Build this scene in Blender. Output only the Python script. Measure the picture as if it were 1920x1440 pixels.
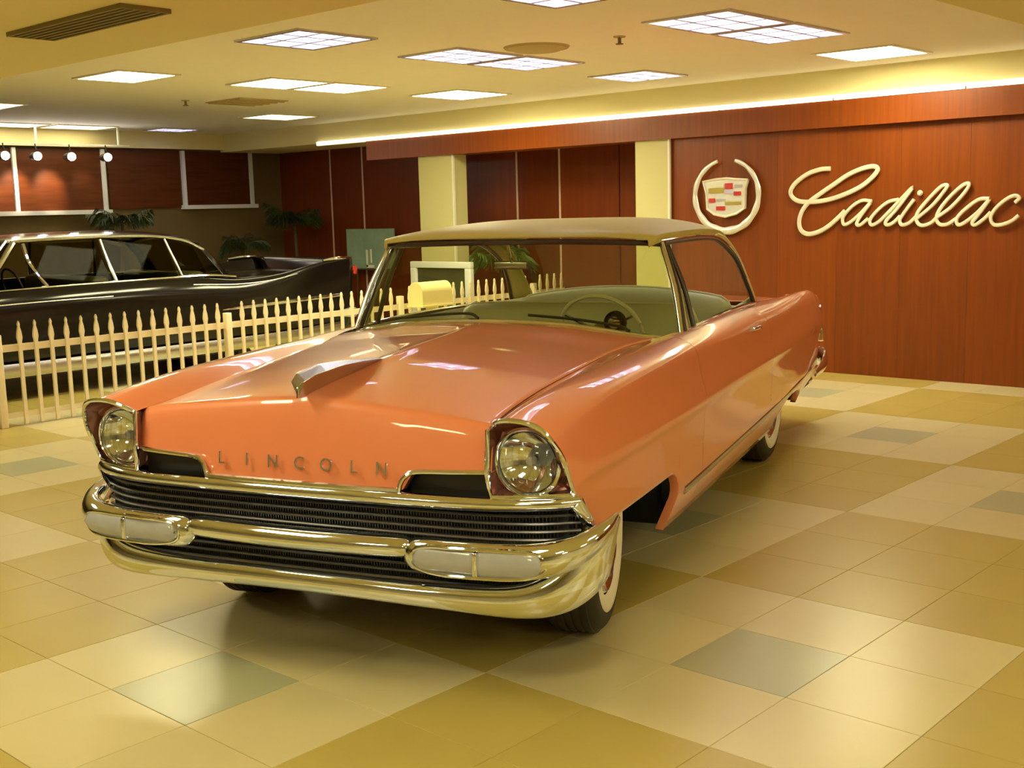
import bpy, bmesh, math, random
import numpy as np
from mathutils import Vector, Matrix, Euler

random.seed(4)
for o in list(bpy.data.objects):
    bpy.data.objects.remove(o, do_unlink=True)
SC = bpy.context.scene
COL = SC.collection
PI = math.pi

# ------------------------------------------------------------------ camera
CAM_F, CAM_YAW, CAM_PITCH, CAM_ROLL = 2210.5, 0.73728, 0.14717, 0.02626
CAM_POS = Vector((-2.8316, -2.7310, 1.6002))
_cy, _sy, _cp, _sp = math.cos(CAM_YAW), math.sin(CAM_YAW), math.cos(CAM_PITCH), math.sin(CAM_PITCH)
_fw = Vector((_cy * _cp, _sy * _cp, -_sp))
_rt = Vector((_sy, -_cy, 0))
_dn = _fw.cross(_rt)
_cr, _sr = math.cos(CAM_ROLL), math.sin(CAM_ROLL)
_r2 = _cr * _rt + _sr * _dn
_d2 = -_sr * _rt + _cr * _dn
cam_data = bpy.data.cameras.new('camera')
cam_data.sensor_width = 36.0
cam_data.lens = CAM_F / 1920 * 36.0
cam_data.clip_start = 0.05
cam_data.clip_end = 200
cam = bpy.data.objects.new('camera', cam_data)
COL.objects.link(cam)
m = Matrix((( _r2.x, -_d2.x, -_fw.x), (_r2.y, -_d2.y, -_fw.y), (_r2.z, -_d2.z, -_fw.z)))
cam.matrix_world = Matrix.Translation(CAM_POS) @ m.to_4x4()
SC.camera = cam

# ------------------------------------------------------------------ world and exposure
world = bpy.data.worlds.new('world')
SC.world = world
world.use_nodes = True
world.node_tree.nodes['Background'].inputs[0].default_value = (1.0, 0.8, 0.45, 1)
world.node_tree.nodes['Background'].inputs[1].default_value = 0.02
SC.view_settings.view_transform = 'Standard'
SC.view_settings.look = 'None'
SC.view_settings.gamma = 1.0
SC.view_settings.use_curve_mapping = False
SC.view_settings.exposure = 0.25
WARM = (1.0, 0.90, 0.50)
COOL = (0.82, 0.86, 1.0)
WARM_POWER = 40.0        # emission of the prismatic diffusers
COOL_POWER = 8.0        # emission of the louvre lights
FILL_POWER = 22.0        # added, unseen fill lights over the near half of the showroom
COVE_POWER = 2.4

# ------------------------------------------------------------------ materials
def pm(name, col, rough=0.5, metal=0.0, var=0.06, scale=6.0, bump=0.0, coat=0.0, spec=0.5, rnd=0.0):
    mt = bpy.data.materials.new(name); mt.use_nodes = True
    nt = mt.node_tree; b = nt.nodes['Principled BSDF']
    b.inputs['Roughness'].default_value = rough
    b.inputs['Metallic'].default_value = metal
    b.inputs['Specular IOR Level'].default_value = spec
    b.inputs['Coat Weight'].default_value = coat
    b.inputs['Coat Roughness'].default_value = 0.03
    tc = nt.nodes.new('ShaderNodeTexCoord')
    nz = nt.nodes.new('ShaderNodeTexNoise'); nz.inputs['Scale'].default_value = scale; nz.inputs['Detail'].default_value = 4
    nt.links.new(tc.outputs['Object'], nz.inputs['Vector'])
    mx = nt.nodes.new('ShaderNodeMix'); mx.data_type = 'RGBA'
    mx.inputs[6].default_value = tuple(c * (1 - var) for c in col) + (1,)
    mx.inputs[7].default_value = tuple(min(1, c * (1 + var)) for c in col) + (1,)
    nt.links.new(nz.outputs['Fac'], mx.inputs[0])
    out = mx.outputs[2]
    if rnd:
        oi = nt.nodes.new('ShaderNodeObjectInfo')
        hs = nt.nodes.new('ShaderNodeHueSaturation')
        mr = nt.nodes.new('ShaderNodeMapRange')
        mr.inputs[3].default_value = 1 - rnd; mr.inputs[4].default_value = 1 + rnd
        nt.links.new(oi.outputs['Random'], mr.inputs[0])
        nt.links.new(mr.outputs[0], hs.inputs['Value'])
        nt.links.new(out, hs.inputs['Color'])
        out = hs.outputs[0]
    nt.links.new(out, b.inputs['Base Color'])
    if bump:
        bp = nt.nodes.new('ShaderNodeBump'); bp.inputs['Strength'].default_value = bump; bp.inputs['Distance'].default_value = 0.004
        nt.links.new(nz.outputs['Fac'], bp.inputs['Height']); nt.links.new(bp.outputs[0], b.inputs['Normal'])
    return mt

def wood(name, c1, c2, rough=0.35, rnd=0.1, stretch=(9, 9, 0.35), spec=0.35):
    mt = bpy.data.materials.new(name); mt.use_nodes = True
    nt = mt.node_tree; b = nt.nodes['Principled BSDF']
    b.inputs['Roughness'].default_value = rough
    b.inputs['Specular IOR Level'].default_value = spec
    tc = nt.nodes.new('ShaderNodeTexCoord'); mp = nt.nodes.new('ShaderNodeMapping')
    mp.inputs['Scale'].default_value = stretch
    oi = nt.nodes.new('ShaderNodeObjectInfo')
    ml = nt.nodes.new('ShaderNodeMath'); ml.operation = 'MULTIPLY'; ml.inputs[1].default_value = 37.0
    nt.links.new(oi.outputs['Random'], ml.inputs[0]); nt.links.new(ml.outputs[0], mp.inputs['Location'])
    nt.links.new(tc.outputs['Object'], mp.inputs['Vector'])
    nz = nt.nodes.new('ShaderNodeTexNoise'); nz.inputs['Scale'].default_value = 3.0; nz.inputs['Detail'].default_value = 8; nz.inputs['Roughness'].default_value = 0.65
    nt.links.new(mp.outputs[0], nz.inputs['Vector'])
    rp = nt.nodes.new('ShaderNodeValToRGB')
    rp.color_ramp.elements[0].position = 0.3; rp.color_ramp.elements[0].color = c1 + (1,)
    rp.color_ramp.elements[1].position = 0.72; rp.color_ramp.elements[1].color = c2 + (1,)
    nt.links.new(nz.outputs['Fac'], rp.inputs[0])
    hs = nt.nodes.new('ShaderNodeHueSaturation'); mr = nt.nodes.new('ShaderNodeMapRange')
    mr.inputs[3].default_value = 1 - rnd; mr.inputs[4].default_value = 1 + rnd
    nt.links.new(oi.outputs['Random'], mr.inputs[0]); nt.links.new(mr.outputs[0], hs.inputs['Value'])
    nt.links.new(rp.outputs[0], hs.inputs['Color']); nt.links.new(hs.outputs[0], b.inputs['Base Color'])
    return mt

def glow(name, col, strength):
    mt = bpy.data.materials.new(name); mt.use_nodes = True
    nt = mt.node_tree; b = nt.nodes['Principled BSDF']
    b.inputs['Base Color'].default_value = (0.8, 0.8, 0.8, 1)
    tc = nt.nodes.new('ShaderNodeTexCoord'); nz = nt.nodes.new('ShaderNodeTexNoise'); nz.inputs['Scale'].default_value = 5
    nt.links.new(tc.outputs['Object'], nz.inputs['Vector'])
    mx = nt.nodes.new('ShaderNodeMix'); mx.data_type = 'RGBA'
    mx.inputs[6].default_value = tuple(c * 0.93 for c in col) + (1,); mx.inputs[7].default_value = tuple(col) + (1,)
    nt.links.new(nz.outputs['Fac'], mx.inputs[0]); nt.links.new(mx.outputs[2], b.inputs['Emission Color'])
    b.inputs['Emission Strength'].default_value = strength
    return mt

def glassmat(name, tint, refl=0.9, rough=0.02, ior=1.5):
    mt = bpy.data.materials.new(name); mt.use_nodes = True
    nt = mt.node_tree; nt.nodes.remove(nt.nodes['Principled BSDF'])
    out = nt.nodes['Material Output']
    tr = nt.nodes.new('ShaderNodeBsdfTransparent')
    gl = nt.nodes.new('ShaderNodeBsdfGlossy'); gl.inputs['Roughness'].default_value = rough
    gl.inputs['Color'].default_value = (refl, refl, refl, 1)
    lw = nt.nodes.new('ShaderNodeLayerWeight'); lw.inputs['Blend'].default_value = 0.5
    pw = nt.nodes.new('ShaderNodeMath'); pw.operation = 'POWER'; pw.inputs[1].default_value = 5.0
    nt.links.new(lw.outputs['Facing'], pw.inputs[0])
    fr = nt.nodes.new('ShaderNodeMath'); fr.operation = 'MULTIPLY_ADD'; fr.inputs[1].default_value = 0.8; fr.inputs[2].default_value = ((ior - 1) / (ior + 1)) ** 2
    nt.links.new(pw.outputs[0], fr.inputs[0])
    tc = nt.nodes.new('ShaderNodeTexCoord'); nz = nt.nodes.new('ShaderNodeTexNoise'); nz.inputs['Scale'].default_value = 1.5
    nt.links.new(tc.outputs['Object'], nz.inputs['Vector'])
    mx = nt.nodes.new('ShaderNodeMix'); mx.data_type = 'RGBA'
    mx.inputs[6].default_value = tuple(tint) + (1,); mx.inputs[7].default_value = tuple(min(1, t * 1.03) for t in tint) + (1,)
    nt.links.new(nz.outputs['Fac'], mx.inputs[0]); nt.links.new(mx.outputs[2], tr.inputs[0])
    ms = nt.nodes.new('ShaderNodeMixShader')
    nt.links.new(fr.outputs[0], ms.inputs[0]); nt.links.new(tr.outputs[0], ms.inputs[1]); nt.links.new(gl.outputs[0], ms.inputs[2])
    nt.links.new(ms.outputs[0], out.inputs[0])
    return mt

M = {}
M['tile_light'] = pm('tile_light', (0.58, 0.505, 0.285), 0.30, var=0.05, scale=3, spec=0.38, rnd=0.03)
M['tile_gold'] = pm('tile_gold', (0.455, 0.355, 0.10), 0.30, var=0.08, scale=2.5, spec=0.32, rnd=0.03)
M['tile_grey'] = pm('tile_grey', (0.40, 0.40, 0.255), 0.28, var=0.06, scale=3, spec=0.45, rnd=0.03)
M['grout'] = pm('grout', (0.30, 0.25, 0.13), 0.7)
M['ceil'] = pm('ceiling_paint', (0.90, 0.875, 0.80), 0.8, var=0.02)
M['ceil_low'] = pm('lower_ceiling_paint', (0.80, 0.72, 0.40), 0.8, var=0.02)
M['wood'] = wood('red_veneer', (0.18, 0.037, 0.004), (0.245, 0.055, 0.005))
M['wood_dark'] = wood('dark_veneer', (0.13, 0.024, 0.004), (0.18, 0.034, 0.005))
M['pane_wood'] = wood('window_veneer', (0.06, 0.014, 0.004), (0.11, 0.028, 0.006), stretch=(0.6, 9, 6))
M['cream'] = pm('cream_paint', (0.60, 0.56, 0.27), 0.6, var=0.02)
M['strip'] = pm('pale_strip', (0.62, 0.45, 0.38), 0.5)
M['backwall'] = pm('olive_wall', (0.13, 0.09, 0.03), 0.7, var=0.1, scale=1.2)  # albedo lowered, the dimness of the back is put into the colour
M['plainwall'] = pm('tan_wall', (0.78, 0.70, 0.50), 0.7)
M['white'] = pm('white_paint', (0.80, 0.77, 0.66), 0.4, var=0.02)
M['fence'] = pm('fence_paint', (0.84, 0.74, 0.52), 0.4, var=0.03)
M['frame_white'] = pm('frame_white', (0.75, 0.78, 0.85), 0.4)
M['vent'] = pm('vent_metal', (0.22, 0.18, 0.09), 0.6)
M['fixture'] = pm('fixture_metal', (0.60, 0.58, 0.66), 0.25, metal=0.6)
M['louvre'] = pm('louvre_paint', (0.56, 0.54, 0.70), 0.35, metal=0.0)
M['glow_warm'] = glow('warm_diffuser', (1.0, 0.91, 0.53), WARM_POWER)
M['glow_cool'] = glow('cool_tubes', (0.93, 0.93, 0.96), COOL_POWER)
M['glow_far'] = glow('warm_diffuser_far', (1.0, 0.85, 0.5), 7.0)
M['glow_fill'] = glow('warm_fill_diffuser', WARM, FILL_POWER)
M['glow_cove'] = glow('cove_tube', (1.0, 0.90, 0.58), COVE_POWER)
M['glow_spot'] = glow('spot_bulb', (1.0, 0.93, 0.85), 40.0)
M['paint'] = pm('coral_paint', (0.78, 0.245, 0.12), 0.35, var=0.015, coat=1.0, spec=0.4)
M['tan'] = pm('tan_roof_paint', (0.56, 0.48, 0.15), 0.45, var=0.02, coat=0.0, spec=0.25)
M['chrome'] = pm('chrome', (0.76, 0.81, 0.91), 0.06, metal=1.0, var=0.02)
M['chrome_dull'] = pm('dull_chrome', (0.52, 0.53, 0.52), 0.25, metal=1.0)
M['nacelle'] = pm('nacelle_metal', (0.42, 0.20, 0.17), 0.22, metal=0.7)  # red reflections in the chrome are put into the base colour
M['black'] = pm('black_plastic', (0.012, 0.011, 0.010), 0.4)
M['rubber'] = pm('tyre_rubber', (0.022, 0.02, 0.018), 0.6, bump=0.1)
M['whitewall'] = pm('whitewall_rubber', (0.82, 0.76, 0.66), 0.45, var=0.03)
M['dark'] = pm('dark_underbody', (0.015, 0.013, 0.011), 0.8)
M['grille'] = pm('grille_mesh', (0.09, 0.085, 0.09), 0.35, metal=0.6)
M['grille_bar'] = pm('grille_bar_metal', (0.19, 0.185, 0.215), 0.32, metal=0.8)
M['glass'] = glassmat('tinted_glass', (0.78, 0.80, 0.62))
M['lens'] = pm('frosted_lens', (0.40, 0.41, 0.46), 0.12, var=0.12, scale=25, coat=0.6)
M['headlens'] = glassmat('headlight_glass', (0.92, 0.93, 0.93), ior=1.6)
M['seat'] = pm('pale_green_vinyl', (0.52, 0.54, 0.34), 0.45, var=0.04, bump=0.15)
M['seat_trim'] = pm('cream_piping', (0.72, 0.70, 0.50), 0.4)
M['dash'] = pm('dash_paint', (0.10, 0.11, 0.075), 0.35)
M['red_lens'] = pm('red_lens', (0.35, 0.012, 0.008), 0.15, coat=0.5)
M['carblack'] = pm('black_paint', (0.006, 0.005, 0.004), 0.14, coat=0.0, spec=0.35, var=0.02)
M['darkglass'] = glassmat('dark_glass', (0.46, 0.42, 0.22), refl=0.03, ior=1.5)
M['leaf'] = pm('palm_leaf', (0.03, 0.045, 0.012), 0.5, var=0.3, scale=4)
M['leaf_light'] = pm('palm_leaf_light', (0.11, 0.17, 0.03), 0.5, var=0.3, scale=4)
M['stem'] = pm('palm_stem', (0.07, 0.05, 0.02), 0.7)
M['pot'] = pm('grey_pot', (0.25, 0.26, 0.27), 0.5)
M['teal'] = pm('teal_board', (0.24, 0.36, 0.28), 0.5, var=0.3, scale=5)
M['picture'] = pm('dark_picture', (0.06, 0.06, 0.025), 0.5, var=0.3, scale=3)
M['sign_metal'] = pm('sign_metal', (0.82, 0.78, 0.64), 0.35, metal=0.25, var=0.05)
M['wreath'] = pm('wreath_metal', (0.80, 0.79, 0.74), 0.3, metal=0.35, var=0.1, scale=20)
M['crest_red'] = pm('crest_red', (0.55, 0.03, 0.03), 0.35)
M['crest_olive'] = pm('crest_gold', (0.40, 0.32, 0.05), 0.35)
M['crest_grey'] = pm('crest_grey', (0.45, 0.45, 0.48), 0.35)
M['crest_lilac'] = pm('crest_lilac', (0.60, 0.55, 0.75), 0.35)
M['crest_cream'] = pm('crest_cream', (0.75, 0.74, 0.55), 0.35)
M['mailbox'] = pm('mailbox_cream', (0.80, 0.70, 0.36), 0.45, var=0.06)

# ------------------------------------------------------------------ mesh helpers
def mk(name, verts, faces, mat, parent=None, smooth=True, ang=40, solid=0.0, mats=None, fmat=None, recalc=True):
    me = bpy.data.meshes.new(name)
    me.from_pydata([tuple(map(float, v)) for v in verts], [], faces)
    if recalc:
        bm = bmesh.new(); bm.from_mesh(me)
        bmesh.ops.remove_doubles(bm, verts=bm.verts, dist=1e-5)
        bmesh.ops.recalc_face_normals(bm, faces=bm.faces); bm.to_mesh(me); bm.free()
    if mats:
        for x in mats: me.materials.append(M[x])
        me.polygons.foreach_set('material_index', fmat)
    else:
        me.materials.append(M[mat])
    if smooth:
        me.polygons.foreach_set('use_smooth', [True] * len(me.polygons))
        me.set_sharp_from_angle(angle=math.radians(ang))
    me.update()
    o = bpy.data.objects.new(name, me); COL.objects.link(o)
    if parent: o.parent = parent
    if solid:
        md = o.modifiers.new('thickness', 'SOLIDIFY'); md.thickness = solid; md.offset = 0
    return o

def tag(o, label=None, cat=None, group=None, kind=None):
    if label: o['label'] = label
    if cat: o['category'] = cat
    if group: o['group'] = group
    if kind: o['kind'] = kind
    return o

def empty(name, loc=(0, 0, 0), rz=0.0):
    o = bpy.data.objects.new(name, None); COL.objects.link(o)
    o.location = loc; o.rotation_euler = (0, 0, rz); o.empty_display_size = 0.1
    return o

class MB:
    def __init__(s): s.v = []; s.f = []
    def add(s, v, f):
        n = len(s.v); s.v += [tuple(x) for x in v]; s.f += [tuple(i + n for i in q) for q in f]; return s
    def box(s, a, b, ch=0.0):
        x0, y0, z0 = a; x1, y1, z1 = b
        if ch <= 0:
            return s.add([(x0, y0, z0), (x1, y0, z0), (x1, y1, z0), (x0, y1, z0), (x0, y0, z1), (x1, y0, z1), (x1, y1, z1), (x0, y1, z1)],
                         [(0, 3, 2, 1), (4, 5, 6, 7), (0, 1, 5, 4), (1, 2, 6, 5), (2, 3, 7, 6), (3, 0, 4, 7)])
        bm = bmesh.new(); bmesh.ops.create_cube(bm, size=1)
        for v in bm.verts: v.co = Vector(((x0 + x1) / 2 + v.co.x * (x1 - x0), (y0 + y1) / 2 + v.co.y * (y1 - y0), (z0 + z1) / 2 + v.co.z * (z1 - z0)))
        bmesh.ops.bevel(bm, geom=bm.edges[:], offset=ch, segments=3, profile=0.5, affect='EDGES')
        bm.verts.index_update()
        s.add([v.co[:] for v in bm.verts], [tuple(v.index for v in f.verts) for f in bm.faces]); bm.free(); return s
    def build(s, name, mat, parent=None, **k): return mk(name, s.v, s.f, mat, parent, **k)

def box(name, a, b, mat, parent=None, ch=0.0, **k):
    return MB().box(a, b, ch).build(name, mat, parent, **k)

def cr(P, n=None, ts=None):
    """Catmull-Rom through the rows of P; n samples or given parameters in [0, len-1]"""
    P = np.asarray(P, float); k = len(P)
    if ts is None: ts = np.linspace(0, k - 1, n)
    ts = np.asarray(ts, float)
    E = np.concatenate([[2 * P[0] - P[1]], P, [2 * P[-1] - P[-2]]])
    i = np.clip(np.floor(ts).astype(int), 0, k - 2); t = (ts - i)
    sh = (-1,) + (1,) * (P.ndim - 1); t = t.reshape(sh)
    p0, p1, p2, p3 = E[i], E[i + 1], E[i + 2], E[i + 3]
    return 0.5 * (2 * p1 + (p2 - p0) * t + (2 * p0 - 5 * p1 + 4 * p2 - p3) * t ** 2 + (3 * p1 - p0 - 3 * p2 + p3) * t ** 3)

def gridf(nu, nv, wrap=False):
    f = []
    for i in range(nu - 1):
        for j in range(nv - 1 if not wrap else nv):
            j2 = (j + 1) % nv
            f.append((i * nv + j, (i + 1) * nv + j, (i + 1) * nv + j2, i * nv + j2))
    return f

def grid(name, G, mat, parent=None, mirror=False, **k):
    G = np.array(G, float)
    if mirror: G = G * np.array([1, -1, 1])
    nu, nv = G.shape[:2]
    return mk(name, G.reshape(-1, 3), gridf(nu, nv), mat, parent, **k)

def net(ctrl, nu, nv):
    A = cr(np.array(ctrl, float), nu)
    return np.swapaxes(cr(np.swapaxes(A, 0, 1), nv), 0, 1)

def sweep_vf(path, rx, rz, n=14, cap=True, up=(0, 0, 1), closed=False):
    path = np.asarray(path, float); K = len(path)
    rx = np.broadcast_to(np.asarray(rx, float), (K,)); rz = np.broadcast_to(np.asarray(rz, float), (K,))
    V = []; up0 = np.array(up, float)
    prev = None
    for i in range(K):
        if closed: tg = path[(i + 1) % K] - path[i - 1]
        else: tg = path[min(i + 1, K - 1)] - path[max(i - 1, 0)]
        tg = tg / (np.linalg.norm(tg) + 1e-12)
        s = np.cross(tg, up0)
        if np.linalg.norm(s) < 0.15:
            s = prev if prev is not None else np.cross(tg, (1, 0, 0))
        s = s / np.linalg.norm(s)
        if prev is not None and s @ prev < 0: s = -s
        prev = s
        u = np.cross(s, tg)
        for a in range(n):
            q = 2 * PI * a / n
            V.append(path[i] + s * rx[i] * math.cos(q) + u * rz[i] * math.sin(q))
    F = gridf(K, n, True)
    if closed:
        F += [((K - 1) * n + a, a, (a + 1) % n, (K - 1) * n + (a + 1) % n) for a in range(n)]
    elif cap:
        F += [tuple(range(n)), tuple((K - 1) * n + a for a in range(n))]
    return V, F

def tube(name, path, r, mat, parent=None, n=8, smooth_n=None, rz=None, mirror=False, closed=False, **k):
    path = np.asarray(path, float)
    K0 = len(path)
    r = np.broadcast_to(np.asarray(r, float), (K0,))
    rzz = r if rz is None else np.broadcast_to(np.asarray(rz, float), (K0,))
    if smooth_n:
        if closed:
            ts = np.linspace(0, K0, smooth_n, endpoint=False) + 2
            E = np.concatenate([path[-2:], path, path[:3]]); path = cr(E, ts=ts)
            r = np.full(smooth_n, r[0]); rzz = np.full(smooth_n, rzz[0])
        else:
            path = cr(path, smooth_n); r = np.maximum(cr(r[:, None], smooth_n)[:, 0], 0.0005); rzz = np.maximum(cr(rzz[:, None], smooth_n)[:, 0], 0.0005)
    if mirror: path = path * np.array([1, -1, 1])
    V, F = sweep_vf(path, r, rzz, n, closed=closed)
    return mk(name, V, F, mat, parent, **k)

def lathe_vf(prof, n=32, axis='y'):
    V = []
    for (r, h) in prof:
        for a in range(n):
            q = 2 * PI * a / n
            V.append((r * math.cos(q), h, r * math.sin(q)) if axis == 'y' else ((r * math.cos(q), r * math.sin(q), h) if axis == 'z' else (h, r * math.cos(q), r * math.sin(q))))
    return V, gridf(len(prof), n, True)

def lathe(name, prof, mat, parent=None, n=32, axis='y', loc=(0, 0, 0), **k):
    V, F = lathe_vf(prof, n, axis)
    o = mk(name, V, F, mat, parent, **k); o.location = loc
    return o

def prism(name, poly, x0, x1, mat, parent=None, **k):
    """extrude a (y, z) polygon between x0 and x1"""
    n = len(poly)
    V = [(x0, y, z) for y, z in poly] + [(x1, y, z) for y, z in poly]
    F = [tuple(range(n)), tuple(range(2 * n - 1, n - 1, -1))] + [(i, (i + 1) % n, n + (i + 1) % n, n + i) for i in range(n)]
    return mk(name, V, F, mat, parent, smooth=False, **k)

# ================================================================== THE SHOWROOM
T = 0.457
floor = box('floor', (-9, -9, -0.08), (8.4, 12.2, -0.004), 'grout', smooth=False)
tag(floor, 'checkered showroom floor of cream, gold and grey square tiles', 'floor', kind='structure')
def tile_kind(i, j):           # i along x, j along -y
    a, b = i // 3, j // 3
    if (a + b) % 2 == 0:
        return 'tile_grey' if (i % 3 == 1 and j % 3 == 1) else 'tile_light'
    return 'tile_gold'
def to_px(p):
    d = Vector(p) - CAM_POS
    z = d.dot(_fw)
    if z < 0.3: return None
    return 960 + CAM_F * d.dot(_r2) / z, 720 + CAM_F * d.dot(_d2) / z
cells = []
for i in range(-20, 19):
    for j in range(-27, 20):
        x, y = (i + 0.5) * T, -(j + 0.5) * T
        if x > 8.3 - T / 2 + 0.2 or x < -8.9 or y > 12.1 or y < -8.9: continue
        q = to_px((x, y, 0))
        seen = q is not None and -120 < q[0] < 2040 and 600 < q[1] < 1600
        if seen and (x > 7.32 and y < 4.3): seen = False
        # in the shade of the car body, out of sight
        cells.append((seen, (Vector((x, y, 0)) - CAM_POS).length, i, j))
seen_cells = sorted([c for c in cells if c[0]], key=lambda c: c[1])
single = set((c[2], c[3]) for c in seen_cells[:290])
tm = {}
g = 0.0011
for k in ('tile_light', 'tile_gold', 'tile_grey'):
    h = T / 2 - g; c = 0.0012
    v = [(-h, -h, -0.006), (h, -h, -0.006), (h, h, -0.006), (-h, h, -0.006), (-h, -h, -c), (h, -h, -c), (h, h, -c), (-h, h, -c),
         (-h + c, -h + c, 0), (h - c, -h + c, 0), (h - c, h - c, 0), (-h + c, h - c, 0)]
    f = [(8, 9, 10, 11)] + [(a, (a + 1) % 4, 4 + (a + 1) % 4, 4 + a) for a in range(4)] + [(4 + a, 4 + (a + 1) % 4, 8 + (a + 1) % 4, 8 + a) for a in range(4)]
    me = bpy.data.meshes.new(k); me.from_pydata(v, [], f); me.materials.append(M[k]); tm[k] = (me, v, f)
rest = {k: MB() for k in tm}
for seen, d, i, j in cells:
    k = tile_kind(i, j); x, y = (i + 0.5) * T, -(j + 0.5) * T
    if (i, j) in single:
        o = bpy.data.objects.new('tile', tm[k][0]); COL.objects.link(o); o.location = (x, y, 0); o.parent = floor
    else:
        rest[k].add([(a + x, b + y, c) for a, b, c in tm[k][1]], tm[k][2])
V = []; F = []; FM = []
for n_, k in enumerate(rest):
    b0 = len(V); V += rest[k].v; F += [tuple(q + b0 for q in f) for f in rest[k].f]; FM += [n_] * len(rest[k].f)
o = mk('far_tiles', V, F, None, floor, smooth=False, mats=list(rest), fmat=FM, recalc=False); o['kind'] = 'stuff'

# ceiling: raised tray inside a lower ring
CZ, LZ = 2.77, 2.52
TX0, TX1, TY0, TY1 = 0.78, 7.25, -0.38, 11.9
fix = []   # (x0,x1,y0,y1,kind,label,group)
fix += [(2.02, 2.68, 3.43, 4.10, 'cool', 'single cool-white louvre ceiling light left of the double one', None),
        (3.46, 4.16, 3.43, 4.05, 'cool', 'near half of the double louvre ceiling light beside the round ceiling disc', None),
        (4.22, 4.92, 3.43, 4.05, 'cool', 'far half of the double louvre ceiling light beside the round ceiling disc', None),
        (5.80, 6.45, 3.45, 4.07, 'cool', 'small distant louvre ceiling light just above the cove strip near the wood wall', None),
        (3.58, 4.34, 1.23, 1.87, 'cool', 'left half of the large double louvre ceiling light above the car roof', None),
        (4.40, 5.15, 1.23, 1.87, 'cool', 'right half of the large double louvre ceiling light above the car roof', None),
        (2.00, 2.69, 1.24, 1.86, 'cool', 'louvre ceiling light cut off by the top edge of the photo', None),
        (6.02, 6.75, 1.30, 1.97, 'warm', 'warm ceiling panel at upper right above the script sign', None),
        (2.20, 2.76, 5.95, 6.65, 'warm', 'warm ceiling panel at far left beyond the big dark vent', None),
        (3.50, 4.15, 5.70, 6.36, 'warm', 'left half of the glowing warm double ceiling panel', None),
        (4.20, 4.86, 5.70, 6.36, 'warm', 'right half of the glowing warm double ceiling panel', None),
        (5.58, 6.35, 5.52, 6.22, 'warm', 'single warm ceiling panel below the louvre double, in front of the cove strip', None),
        (5.70, 6.40, 8.68, 9.30, 'far', 'small warm ceiling panel at the left end of the cove strip', None),
        (2.22, 2.92, 8.95, 9.55, 'far', 'warm ceiling panel peeking in at the left edge of the photo', None),
        (3.60, 4.30, 11.20, 11.75, 'far', 'long thin warm ceiling panel above the leftmost spotlights', None),
        (4.40, 5.20, 11.20, 11.75, 'far', 'long thin warm ceiling panel above the rightmost spotlight', None),
        (5.80, 6.38, 11.15, 11.60, 'cool', 'tiny far louvre ceiling light above the small framed window', None)]
def ceiling_with_holes(name, x0, x1, y0, y1, z, holes, mat):
    xs = sorted(set([x0, x1] + [h[0] for h in holes] + [h[1] for h in holes])); ys = sorted(set([y0, y1] + [h[2] for h in holes] + [h[3] for h in holes]))
    V = []; F = []
    for a in range(len(xs) - 1):
        for b in range(len(ys) - 1):
            cx, cy_ = (xs[a] + xs[a + 1]) / 2, (ys[b] + ys[b + 1]) / 2
            if any(h[0] < cx < h[1] and h[2] < cy_ < h[3] for h in holes): continue
            n = len(V); V += [(xs[a], ys[b], z), (xs[a + 1], ys[b], z), (xs[a + 1], ys[b + 1], z), (xs[a], ys[b + 1], z)]
            F.append((n, n + 1, n + 2, n + 3))
    return mk(name, V, F, mat, smooth=False)
ceiling = ceiling_with_holes('ceiling', TX0, TX1, TY0, TY1, CZ, fix, 'ceil')
tag(ceiling, 'raised tan tray ceiling', 'ceiling', kind='structure')
# lower ring and fascias
m1 = MB()
m1.box((-9, -9, LZ), (TX0, 12.2, LZ + 0.3)); m1.box((TX0, -9, LZ), (8.5, TY0, LZ + 0.3))
m1.box((TX1, TY0, LZ), (8.5, 12.2, LZ + 0.3)); m1.box((TX0, TY1, LZ + 0.03), (TX1, 12.2, LZ + 0.3))
lowc = m1.build('ceiling_edge', 'ceil_low', smooth=False)
tag(lowc, 'lower gold ceiling border around the raised tray', 'ceiling', kind='structure')
# roof slab over the tray so that no sky leaks in
box('ceiling_slab', (TX0 - 0.2, TY0 - 0.2, CZ + 0.12), (TX1 + 0.2, TY1 + 0.3, CZ + 0.2), 'ceil', smooth=False)['kind'] = 'structure'

def fixture(x0, x1, y0, y1, kind, label, group, z=CZ):
    o = empty('ceiling_light', ((x0 + x1) / 2, (y0 + y1) / 2, z))
    tag(o, label, 'ceiling light', group)
    hx, hy = (x1 - x0) / 2, (y1 - y0) / 2
    fr = MB(); w = 0.025
    for a, b in (((-hx - .01, -hy - .01), (hx + .01, -hy + w)), ((-hx - .01, hy - w), (hx + .01, hy + .01)), ((-hx - .01, -hy + w), (-hx + w, hy - w)), ((hx - w, -hy + w), (hx + .01, hy - w))):
        fr.box((a[0], a[1], -0.012), (b[0], b[1], 0.11))
    fr.build('frame', 'fixture' if kind == 'cool' else 'white', o, smooth=False)
    if kind == 'cool':
        box('lamp', (-hx + w, -hy + w, 0.095), (hx - w, hy - w, 0.105), 'glow_cool', o, smooth=False)
        for q in (-1 / 3, 1 / 3):
            box('louvre_blade', (q * hx - 0.012, -hy + w, -0.008), (q * hx + 0.012, hy - w, 0.07), 'louvre', o, smooth=False)
            box('louvre_blade', (-hx + w, q * hy - 0.012, -0.008), (hx - w, q * hy + 0.012, 0.07), 'louvre', o, smooth=False)
    else:
        box('diffuser', (-hx + w, -hy + w, 0.0), (hx - w, hy - w, 0.01), {'warm': 'glow_warm', 'far': 'glow_far'}.get(kind, 'glow_fill'), o, smooth=False)
    return o
for f_ in fix: fixture(*f_)
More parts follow.
